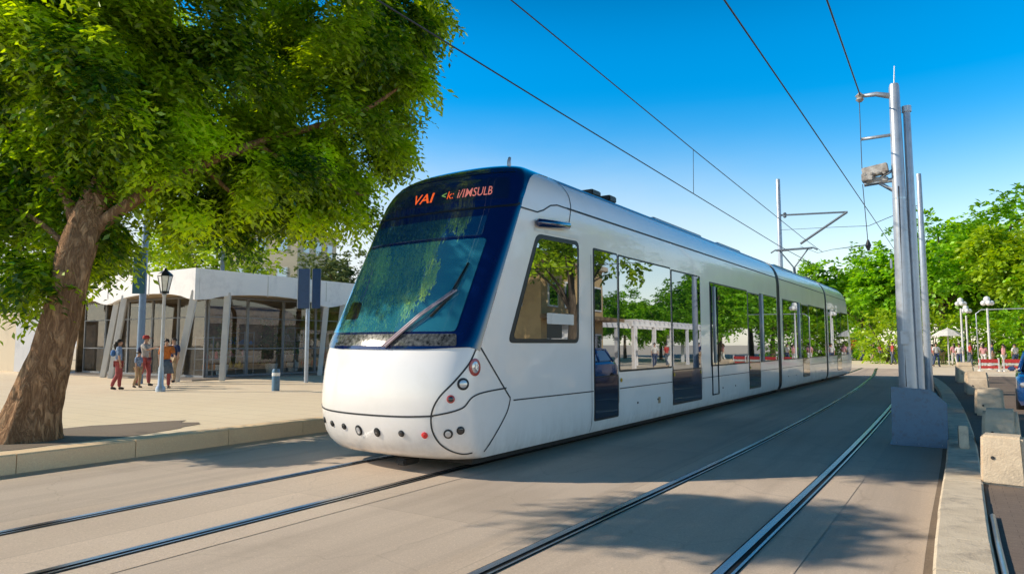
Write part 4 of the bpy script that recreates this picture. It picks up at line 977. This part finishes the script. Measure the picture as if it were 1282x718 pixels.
# slatted screen and beige wall at far left
sc=thing('slatted_screen','screen of tall white vertical slats left of the pavilion','screen',(-38.8,15.6,.2))
mb=MB()
for i in range(11): mb.box((-1.3+i*.27,0,1.35),(.15,.12,2.6),rz=.4)
mb.build('slat',MAT['wallwhite'],sc); mb=MB(); mb.box((0,.12,.1),(3.0,.08,.14)); mb.box((0,.12,2.5),(3.0,.08,.14)); mb.build('rail',MAT['frame'],sc)
mb=MB(); mb.box((-46.5,16.2,1.7),(12,.3,3.0)); mb.mi=1; mb.box((-46.5,16.2,3.24),(12.2,.42,.08)); o=mb.build('garden_wall',[MAT['buffpale'],MAT['concrete']]); tag(o,'plain beige wall at the far left beyond the tree trunk','wall')
# tall buff building behind the trees
bb=thing('apartment_tower','tall pale buff building half hidden behind the yellow green tree','building',(-58.5,46.5,.2),R(20))
mb=MB(); mb.box((0,0,6.5),(8,8,13.0)); mb.build('wall',MAT['buffpale'],bb)
mb=MB(); mb.box((0,0,13.1),(8.4,8.4,.35)); mb.build('roof',MAT['concrete'],bb)
for k in range(4):
    for x in(-2.4,0,2.4):
        for ax in (0,1):
            c=(x,-4.01,2.2+k*3) if ax==0 else (4.01,x,2.2+k*3); d=(1.2,.08,1.5) if ax==0 else (.08,1.2,1.5); d2=(1.0,.1,1.3) if ax==0 else (.1,1.0,1.3)
            f=MB().box(c,d).build('window',MAT['column'],bb); MB().box(c,d2).build('pane',MAT['doorglass'],f)
# poles, lamp, sign, bollard on the plaza
pb=pole('banner_pole','blue banner pole in front of the pavilion, its dark pennant half in the leaves','pole',(-24.9,13.6,.2),6.6,.13,.10,MAT['pole_blue'])
mb=MB(); mb.box((-.02,-.16,4.05),(.46,.04,1.55),rz=R(32)); mb.build('pennant',flat('dark teal pennant',(.02,.09,.12),.7),pb,bevel=.01)
pole('flag_pole','tall slim dark pole rising behind the pavilion roof corner','pole',(-40.6,27.4,.2),15.2,.16,.11,MAT['pole_dark'])
sp=thing('sign_post','grey post carrying two upright dark blue panels in front of the pavilion','sign post',(-20.35,17.37,.2),R(33))
MB().lathe([(.075,0),(.075,3.9),(.06,3.95)],seg=14).build('post',MAT['paint_pole'],sp,auto=40)
for x,w_,a in ((-.13,.42,0),(.34,.30,R(12))):
    f=MB().box((x,-.10,3.52),(w_,.10,1.5),rz=a).build('panel',flat('dark blue sign panel',(.02,.06,.16),.35,v=.1),sp,bevel=.012)
    MB().box((x-w_/2-.012,-.10,3.52),(.02,.12,1.5),rz=a).build('panel_edge',MAT['paint_pole'],f)
sl_=thing('street_lamp','old style lantern street lamp standing among the people on the plaza','street lamp',(-20.3,11.75,.2))
MB().lathe([(.14,0),(.14,.12),(.085,.2),(.075,.7),(.055,.8),(.045,2.9),(.07,2.95),(.05,3.0)],seg=14).build('shaft',MAT['paint_pole'],sl_,auto=40)
MB().lathe([(.11,0),(.20,.45),(.19,.47)],(0,0,3.06),6).build('lantern',MAT['globe'],sl_)
mb=MB(); mb.lathe([(.23,0),(.20,.06),(.08,.16),(.03,.24)],(0,0,3.535),6); mb.lathe([(.13,-.06),(.13,0)],(0,0,3.055),6)
for k in range(6):
    a=PI/3*k; mb.tube([(.115*math.cos(a),.115*math.sin(a),3.05),(.205*math.cos(a),.205*math.sin(a),3.53)],.012,5)
mb.build('lantern_frame',MAT['black'],sl_)
bo=thing('bollard','single grey bollard with a pale band on the plaza near the tram nose','bollard',(-17.64,13.88,.2))
MB().lathe([(.12,0),(.12,.62),(.10,.67)],seg=18).build('post',MAT['panelblue'],bo,auto=40); MB().lathe([(.123,.46),(.124,.56)],seg=18).build('band',MAT['wallwhite'],bo)
# ------------------------------------------------------------------ right: concrete barrier blocks
BG='concrete blocks standing in a row along the right kerb'
def block(label,loc,rz,w_,l_,h,dome,sc=1):
    t=thing('concrete_block',label,'concrete block',loc,rz,BG); mb=MB()
    n=10; prof=[(-l_/2,0),(-l_/2*.94,h)]
    for k in range(1,n): 
        u=k/n; prof.append((-l_/2*.94+u*l_*.94,h+dome*math.sin(PI*u)*(1-.25*u)))
    prof += [(l_/2*.94,h*.93),(l_/2,0)]
    vs=[]
    for sx,sh in ((-1,0),(1,0)):
        vs += [(sx*w_/2*(1-.10*(z/(h+dome))),y,z) for y,z in prof]
    m=len(prof); mb.add(vs,[tuple(range(m))[::-1],tuple(range(m,2*m))]+[(i,(i+1)%m,m+(i+1)%m,m+i) for i in range(m)])
    mb.build('block',MAT['blockstone'],t,bevel=.045,seg=4,auto=60)
    mb=MB(); mb.tube([(-w_*.2,-l_/2-.002,h*.55),(-w_*.2,-l_/2+.05,h*.55)],.02,8); mb.build('lifting_hole',MAT['seam'],t); return t
block('nearest concrete block beside the right kerb, flat topped and sunlit',(.44,9.45,.10),-.12,.42,.36,.54,.0)
block('second concrete block from the front, its top rounded like a hump',(.60,13.1,.10),-.1,.48,.58,.36,.22)
block('third concrete block from the front, tall with a rounded shoulder',(.66,18.3,.10),-.05,.55,.62,.40,.22)
block('fourth concrete block from the front, in the shade of the tram',(.62,25.6,.10),.05,.62,.72,.50,.24)
block('farthest concrete block, small and dark at the end of the row',(.42,33,.10),.1,.6,.7,.66,.18)
db=thing('drain_box','small dark open box on the kerb between the first two concrete blocks','box',(.10,12.1,.15))
MB().box((0,0,.16),(.12,.5,.32)).build('box_shell',MAT['concrete'],db,bevel=.01); MB().box((-.062,0,.16),(.012,.36,.22)).build('opening',MAT['black'],db)
# globe lamps, posts and street things far right
def globe(label,loc,h):
    t=thing('globe_lamp',label,'lamp post',loc,0,'globe lamps across the square')
    MB().lathe([(.16,0),(.16,.3),(.08,.4),(.06,h-.5)],seg=10).build('shaft',MAT['column'],t,auto=40)
    mb=MB()
    for k in range(5):
        a=2*PI*k/5; mb.lathe([(.02,-.17),(.13,-.11),(.17,0),(.13,.11),(.02,.17)],(.24*math.cos(a),.24*math.sin(a),h-.15),10)
    mb.lathe([(.02,-.2),(.15,-.13),(.2,0),(.15,.13),(.02,.2)],(0,0,h+.1),10); mb.build('globe',MAT['globe'],t,smooth=True); return t
globe('taller white globe cluster lamp near the right edge',(2.12,54,0),4.45); globe('shorter white globe cluster lamp left of the taller one',(.75,60,0),4.75); globe('globe cluster lamp half hidden behind the shorter one',(1.1,62.5,0),4.3)
gp=pole('square_pole','grey square topped pole beyond the tram end','pole',(-7.5,88,0),6.0,.28,.26,MAT['paint_pole']); MB().box((.4,0,5.6),(1.4,.2,.2)).build('cross_arm',MAT['paint_pole'],gp)
gf=thing('goal_frame','thin white post with a long horizontal bar in front of the right bushes','frame',(1.55,56,0)); mb=MB(); mb.tube([(0,0,0),(0,0,3.7),(.3,0,3.95),(4.6,0,4.0),(4.7,0,0)],.035,8); mb.build('tube_frame',MAT['paint_pole'],gf,smooth=True)
um=thing('parasol','pale cream parasol open over the far terrace','parasol',(-.15,63,0)); MB().lathe([(.05,0),(.05,2.6)],seg=8).build('pole',MAT['column'],um)
MB().lathe([(1.15,0),(1.12,.03),(.6,.38),(.05,.6),(.01,.62)],(0,0,2.25),8).build('canopy',MAT['whitecloth'],um)
RB='red and white barrier panels across the square'
for i,(x,y) in enumerate(((1.9,50.2),(3.1,50.6),(4.3,51),(5.5,51.4))):
    t=thing('barrier',['red and white barrier panel nearest the globe lamps','second red and white barrier panel from the left','third red and white barrier panel from the left','barrier panel cut by the right edge'][i],'barrier',(x,y,0),.3,RB)
    mb=MB(); mb.box((0,0,.62),(1.1,.06,.22)); mb.box((0,0,.25),(1.1,.06,.16)); mb.build('board',MAT['redwhite'],t)
    mb=MB(); 
    for k in(-.5,.5): mb.box((k,.0,.4),(.07,.08,.8)); mb.box((k,0,.03),(.1,.5,.06))
    mb.box((0,0,.435),(1.0,.05,.10)); mb.build('barrier_leg',MAT['globe'],t)
ks=thing('kiosk','small dark kiosk with a pale roof beyond the end of the tram','kiosk',(-11.0,90,0)); MB().box((0,0,1.3),(4.5,3,2.6)).build('wall',MAT['slate'],ks); MB().box((0,-.4,2.75),(5.4,4.2,.25)).build('roof',MAT['column'],ks,bevel=.04); MB().box((0,-1.53,1.5),(3.6,.06,1.3)).build('window',MAT['orangecloth'],ks)
hg=foliage('hedge',np.column_stack([RNG.uniform(-10,-3.2,500),RNG.uniform(78,79.2,500),RNG.uniform(.05,1.0,500)]),unit(500),RNG.uniform(.0,.5,500),7,.25,.5,MAT['leaf_far'],None); tag(hg,'low clipped hedge across the far end of the road','hedge')
# ------------------------------------------------------------------ what the tram windows mirror: buff house and white pergola
bh=thing('corner_house','buff house with a flat roof mirrored in the driver window','house',(14.2,34,0),R(-6))
MB().box((0,0,3.1),(9,8.6,6.2)).build('wall',MAT['buff'],bh); MB().box((0,0,6.35),(9.6,9.2,.3)).build('roof',MAT['buffpale'],bh,bevel=.03)
for y in(-3.0,-.9,1.2,3.3):
    for z in(1.5,4.4):
        f=MB().box((-4.53,y,z),(.1,1.2,1.5)).build('window',MAT['globe'],bh); MB().box((-4.56,y,z),(.1,1.0,1.3)).build('pane',MAT['doorglass'],f)
for x in(-2.8,0,2.8):
    f=MB().box((x,-4.33,4.4),(1.2,.1,1.5)).build('window',MAT['globe'],bh); MB().box((x,-4.36,4.4),(1.0,.1,1.3)).build('pane',MAT['doorglass'],bh if False else f)
MB().prism([(-4.5,3.0),(4.5,3.0),(4.5,3.2),(-4.5,3.2)],0,-5.9,-4.55).build('awning',MAT['interior'],bh)
st=thing('stair_block','white outdoor stair against the buff house, mirrored in the driver window','stair',(8.6,28.8,0),R(-6)); mb=MB()
for k in range(14): mb.box((0,k*.32,.11+k*.11),(1.5,.33,.22+k*.22))
mb.build('steps',MAT['wallwhite'],st)
pg=thing('pergola','long white pergola on square posts mirrored in the first long window','pergola',(11,50,0),R(-4))
mb=MB(); mb.box((-1.4,0,2.95),(.22,20,.32)); mb.box((1.4,0,2.95),(.22,20,.32))
for k in range(21): mb.box((0,-9.8+k*.98,3.17),(3.6,.12,.1))
mb.build('roof_beams',MAT['wallwhite'],pg)
for k in range(6):
    for x in(-1.4,1.4): MB().box((x,-9.5+k*3.8,1.4),(.22,.22,2.78)).build('post',MAT['wallwhite'],pg)
#PART4
# ------------------------------------------------------------------ people
def skin_mesh(verts,edges,rad,root=0,sub=1):
    me=bpy.data.meshes.new('s'); me.from_pydata([tuple(v) for v in verts],edges,[]); ob=bpy.data.objects.new('s',me); COL.objects.link(ob)
    ob.modifiers.new('sk','SKIN'); 
    if sub: ss=ob.modifiers.new('ss','SUBSURF'); ss.levels=sub; ss.render_levels=sub
    for i,r in enumerate(rad):
        d=me.skin_vertices[0].data[i]; d.radius=(r,r) if not hasattr(r,'__len__') else r; d.use_root=(i==root)
    bpy.context.view_layer.update()
    out=bpy.data.meshes.new_from_object(ob.evaluated_get(bpy.context.evaluated_depsgraph_get()))
    bpy.data.objects.remove(ob); bpy.data.meshes.remove(me)
    for p in out.polygons: p.use_smooth=True
    return out
def put(name,me,mat,parent=None):
    me.name=name; me.materials.clear(); me.materials.append(mat); o=bpy.data.objects.new(name,me); link(o,parent); return o
def person(label,loc,rz,H=1.7,shirt='blue',trousers='denim',hat=None,stride=.15,armL=0.0,armR=0.0,skirt=None,female=False,bag=None,group=None,fingers=True,hair=True,lean=0.0):
    k=H/1.7; sh=.165 if female else .185
    J=dict(pel=(0,0,.93),wai=(0,0,1.08),che=(0,.0,1.28),nb=(0,.01,1.45),nk=(0,.0,1.50),jaw=(0,-.022,1.545),hd=(0,-.012,1.605),top=(0,-.005,1.665),nose=(0,-.105,1.592))
    V=[];Rr=[];E=[];ix={}
    def av(n,p,r): ix[n]=len(V); V.append(Vector((p[0],p[1]-lean*max(0,p[2]-.93),p[2]))); Rr.append(r)
    def ed(a,b): E.append((ix[a],ix[b]))
    rr=dict(pel=(.135,.10),wai=(.115,.085),che=(.145,.10),nb=(.075,.065),nk=(.05,.052),jaw=(.058,.07),hd=(.076,.092),top=(.055,.066),nose=(.012,.012))
    for n in ('pel','wai','che','nb','nk','jaw','hd','top','nose'): av(n,J[n],rr[n])
    for a,b in (('pel','wai'),('wai','che'),('che','nb'),('nb','nk'),('nk','jaw'),('jaw','hd'),('hd','top'),('hd','nose')): ed(a,b)
    ends={}
    for s,arm,sg in (('L',armL,1),('R',armR,-1)):
        st=stride*sg
        av('sh'+s,(sg*sh,.0,1.41),.055); ed('nb' if False else 'che','sh'+s)
        a=arm; e=Vector((sg*(sh+.05),-.02-.26*math.sin(a),1.41-.27*math.cos(a))); b=a*1.9+.15
        w_=e+Vector((-sg*.01,-.25*math.sin(b),-.25*math.cos(b))); dv=(w_-e).normalized(); h=w_+dv*.075
        av('el'+s,e,.041); ed('sh'+s,'el'+s); av('wr'+s,w_,.027); ed('el'+s,'wr'+s); av('pa'+s,h,(.030,.018)); ed('wr'+s,'pa'+s)
        if fingers:
            lat=Vector((0,1,0)) if abs(dv.y)<.7 else Vector((sg,0,0))
            for q in range(4):
                o=lat*(q-1.5)*.017; f1=h+o+dv*.05*(1-.06*abs(q-1.3)); f2=f1+dv*.034+Vector((-sg*.014,0,0))
                av('f%s%d'%(s,q),f1,.008); ed('pa'+s,'f%s%d'%(s,q)); av('g%s%d'%(s,q),f2,.006); ed('f%s%d'%(s,q),'g%s%d'%(s,q))
            tb_=w_+dv*.03-lat*.04; av('t'+s,tb_,.010); ed('wr'+s,'t'+s); av('u'+s,tb_+dv*.04-lat*.008,.007); ed('t'+s,'u'+s)
        hip=(sg*.095,0,.89); kn=(sg*.10,-.03-st*.5,.49); an=(sg*.10,.03-st*1.0+(.06 if st<0 else 0),.085+(.03 if st<0 else 0)); to=(an[0]+sg*.02,an[1]-.15,.035)
        av('hi'+s,hip,.092); ed('pel','hi'+s); av('th'+s,(hip[0]+.0,-.02-st*.22,.70),.078); ed('hi'+s,'th'+s); av('kn'+s,kn,.056); ed('th'+s,'kn'+s); av('ca'+s,((kn[0]+an[0])/2,(kn[1]+an[1])/2+.02,.32),.053); ed('kn'+s,'ca'+s); av('an'+s,an,.036); ed('ca'+s,'an'+s); av('to'+s,to,(.036,.022)); ed('an'+s,'to'+s)
        ends[s]=(an,to)
    body=put('person',skin_mesh([v*k for v in V],E,[tuple(x*k for x in r) if hasattr(r,'__len__') else r*k for r in Rr]),MAT['skin'])
    body.location=loc; body.rotation_euler=(0,0,rz); tag(body,label,'person',group)
    def sub(names,edges,ex,sc=None):
        loc_={n:i for i,n in enumerate(names)}
        def rd(n):
            r=Rr[ix[n]]; e=ex.get(n,ex['*']) ; return tuple((x+e)*k for x in r) if hasattr(r,'__len__') else (r+e)*k
        return skin_mesh([V[ix[n]]*k for n in names],[(loc_[a],loc_[b]) for a,b in edges],[rd(n) for n in names])
    put('shirt',sub(['pel','wai','che','nb','shL','elL','shR','elR'],[('pel','wai'),('wai','che'),('che','nb'),('che','shL'),('shL','elL'),('che','shR'),('shR','elR')],{'*':.024,'nb':.012}),MAT[shirt],body)
    ln=['pel','hiL','thL','knL','caL','anL','hiR','thR','knR','caR','anR']; le=[('pel','hiL'),('hiL','thL'),('thL','knL'),('knL','caL'),('caL','anL'),('pel','hiR'),('hiR','thR'),('thR','knR'),('knR','caR'),('caR','anR')]
    put('trousers',sub(ln,le,{'*':.016,'anL':.022,'anR':.022,'pel':.012}),MAT[trousers],body)
    if skirt:
        MB().lathe([(.15*k,1.0*k),(.20*k,.85*k),(.27*k,.52*k),(.26*k,.52*k),(.14*k,.98*k)],seg=20).build('skirt',MAT[skirt],body,smooth=True)
    for s in 'LR':
        an,to=ends[s]; put('shoe',skin_mesh([Vector((an[0],an[1]+.035,an[2]-.03))*k,Vector(((an[0]+to[0])/2,(an[1]+to[1])/2,.055+(an[2]-.085)*.5))*k,Vector(to)*k],[(0,1),(1,2)],[(.05*k,.05*k),(.05*k,.045*k),(.046*k,.034*k)],sub=1),MAT['shoe'],body)
    hy=-lean*.68
    if hair:
        mb=MB(); n=12
        vs=[];
        for i in range(6):
            ph=PI/2*i/5.0*1.15
            for j in range(n):
                a=2*PI*j/n; r=math.cos(PI/2-ph); front=-math.sin(a)>.25 and i>=4
                vs.append(Vector((.092*math.sin(ph)*math.cos(a),hy+.006+.112*math.sin(ph)*math.sin(a),1.615+.108*math.cos(ph)+(.05 if front else 0)))*k)
        mb.add(vs,[(i*n+j,i*n+(j+1)%n,(i+1)*n+(j+1)%n,(i+1)*n+j) for i in range(5) for j in range(n)])
        if female: mb.tube([Vector((0,hy+.09,1.62))*k,Vector((0,hy+.11,1.5))*k,Vector((0,hy+.10,1.36))*k],[.06*k,.075*k,.03*k],10)
        mb.build('hair',MAT['hair'],body,smooth=True)
    for sg in(-1,1): MB().lathe([(.002,-.012),(.011,-.006),(.011,.006),(.002,.012)],(sg*.033*k,(hy-.098)*k,1.617*k),8).build('eye',MAT['darklens'],body,smooth=True)
    MB().box((0,(hy-.094)*k,1.553*k),(.045*k,.012*k,.009*k)).build('mouth',MAT['ring_red'],body,bevel=.003)
    if hat:
        mb=MB(); mb.lathe([(.105*k,0),(.108*k,.05*k),(.09*k,.10*k),(.03*k,.125*k)],(0,hy*k,1.63*k),14); mb.box((0,(hy-.13)*k,1.64*k),(.15*k,.12*k,.018*k)); mb.build('hat',MAT[hat],body,bevel=.004)
    if bag:
        put('backpack',skin_mesh([Vector((0,.17+.0,1.12))*k,Vector((0,.18,1.25))*k,Vector((0,.16,1.37))*k],[(0,1),(1,2)],[(.13*k,.085*k),(.135*k,.09*k),(.10*k,.06*k)]),MAT[bag],body)
    return body
PG='people walking on the plaza in front of the pavilion'
person('person in blue patterned top and red trousers, leftmost of the group, blue backpack',(-22.1,11.4,.2),R(150),1.58,'bluepattern','redtrousers',female=True,stride=.08,group=PG,bag='blue')
person('child in a blue top standing close to the leftmost person in patterned blue',(-22.6,12.3,.2),R(120),1.2,'bluepattern','tan',stride=.05,group=PG)
person('person in a red cap, pale shirt and red trousers walking with a raised arm',(-23.3,12.9,.2),R(120),1.70,'greycloth','redtrousers',hat='redcloth',stride=.14,armR=.9,group=PG,bag='navycloth')
person('person in an orange top and grey skirt beside the lantern lamp',(-21.6,12.65,.2),R(70),1.60,'orangecloth','redtrousers',skirt='slate',female=True,stride=.06,armL=.6,group=PG)
person('person in a dark blue shirt near the slanting corner column',(-24.6,14.7,.2),R(20),1.66,'navycloth','tan',stride=.10,group=PG,bag='bluepattern')
# parked car, its front corner just inside the right edge
MAT['carblue']=flat('dark blue car paint',(.010,.055,.20),.16,coat=1,v=.08)
car=thing('parked_car','dark blue parked car whose front corner shows at the right edge of the picture','car',(2.10,19.5,.0),R(-4))
def car_loft(rows):
    vs=[];n=len(rows[0])
    for r in rows: vs+=r
    fs=[(i*n+k,i*n+(k+1)%n,(i+1)*n+(k+1)%n,(i+1)*n+k) for i in range(len(rows)-1) for k in range(n)]
    return vs,fs+[tuple(range(n))[::-1],tuple((len(rows)-1)*n+k for k in range(n))]
def sec(y,hw,z0,z1,cr):
    out=[]
    for sx,zz in ((1,z0),(1,z0+.12),(1,(z0+z1)/2),(1,z1-cr),(.93,z1-cr*.3),(.75,z1),(0,z1+.02),(-.75,z1),(-.93,z1-cr*.3),(-1,z1-cr),(-1,(z0+z1)/2),(-1,z0+.12),(-1,z0)):
        b=1.0 if zz not in (z0,) else .94
        out.append((sx*hw*b,y,zz))
    return out
mb=MB(); mb.add(*car_loft([sec(.0,.62,.34,.66,.1),sec(.06,.74,.27,.76,.1),sec(.25,.84,.22,.86,.1),sec(.7,.88,.20,.94,.1),sec(1.2,.885,.20,1.0,.1),sec(3.4,.885,.20,1.02,.1),sec(3.9,.86,.22,1.0,.1),sec(4.15,.80,.28,.92,.1),sec(4.22,.70,.36,.82,.1)]))
cb=mb.build('body',MAT['carblue'],car,auto=35)
mb=MB(); mb.add(*car_loft([[(sx*hw,y,z) for sx,y,z,hw in pts] for pts in (
 [(1,1.05,.99,.80),(1,3.75,1.0,.80),(-1,3.75,1.0,.80),(-1,1.05,.99,.80)],[(1,1.75,1.42,.66),(1,3.35,1.44,.66),(-1,3.35,1.44,.66),(-1,1.75,1.42,.66)])]))
gl=mb.build('cabin_glass',MAT['doorglass'],car,bevel=.04)
mb=MB(); mb.add(*car_loft([[(x,1.74,1.43),(x,2.4,1.50),(x,3.0,1.50),(x,3.38,1.445),(x,3.36,1.43),(x,1.76,1.415)] for x in (-.655,-.3,.3,.655)])); mb.build('roof',MAT['carblue'],car,auto=30)
for sx in (-1,1):
    for a,b in (((.80,1.08,1.0),(.665,1.76,1.43)),((.80,3.73,1.0),(.665,3.34,1.44)),((.81,2.5,1.0),(.67,2.5,1.45))): MB().tube([(sx*a[0],a[1],a[2]),(sx*b[0],b[1],b[2])],.035,8).build('pillar',MAT['carblue'],car,smooth=True)
    MB().lathe([(.02,-.07),(.13,-.05),(.15,0),(.13,.05),(.02,.07)],(sx*.66,.16,.70),12).build('headlight',MAT['lamp'],car,smooth=True)
    MB().box((sx*.95,1.35,1.04),(.16,.10,.12)).build('mirror',MAT['carblue'],car,bevel=.03)
    for y in (.82,3.42):
        w_=MB().tube([(sx*.70,y,.31),(sx*.74,y,.31),(sx*.86,y,.31),(sx*.90,y,.31)],[.27,.315,.315,.27],24).build('wheel',MAT['black'],car,auto=40)
        MB().tube([(sx*.885,y,.31),(sx*.905,y,.31)],[.20,.17],16).build('rim',MAT['chrome'],w_,auto=40)
MB().box((0,-.02,.42),(1.15,.10,.12)).build('bumper',MAT['black'],car,bevel=.03); MB().box((0,-.045,.56),(.52,.03,.11)).build('number_plate',MAT['globe'],car,bevel=.006); MB().box((0,.0,.66),(.9,.05,.07)).build('grille',MAT['chrome'],car,bevel=.01)
CG='small figures far across the square'
protos=[person('distant person in white by the far parasol',(-.9,58,0),R(30),1.7,'whitecloth','denim',group=CG,fingers=False),
 person('distant person in red left of the far parasol',(-2.2,57,0),R(80),1.68,'redcloth','slate',group=CG,fingers=False),
 person('distant person in dark blue close to the round mast',(-3.2,60,0),R(-40),1.74,'navycloth','tan',group=CG,fingers=False),
 person('distant person in pink near the red barriers',(1.9,57.5,0),R(170),1.65,'pink','whitecloth',female=True,group=CG,fingers=False)]
rr=random.Random(5)
col=['white','red','dark blue','pink']
spots=[(-4.4,66),(-3.9,62),(-3.0,64),(-2.4,61.5),(-1.7,63),(-1.2,60.5),(-.6,66),(.2,62),(.5,58.5),(1.2,61),(2.5,60),(3.0,57),(3.7,58),(-5.6,74),(-6.1,72),(-6.6,76),(-7.1,73),(-8.4,75.5),(-5.1,70),(-9.0,73.5)]
for i,(x,y) in enumerate(spots):
    s=i%4; dup(protos[s],(x,y,0),rr.uniform(0,6.28),'distant figure in %s in the crowd across the square'%col[s],CG,rr.uniform(.95,1.06))
for i,(x,y) in enumerate(((9.0,44),(9.4,47),(8.8,52),(9.6,60))):
    dup(protos[i],(x,y,0),rr.uniform(0,6.28),'person in %s mirrored in the tram windows'%col[i],'people mirrored in the tram windows',1.0)
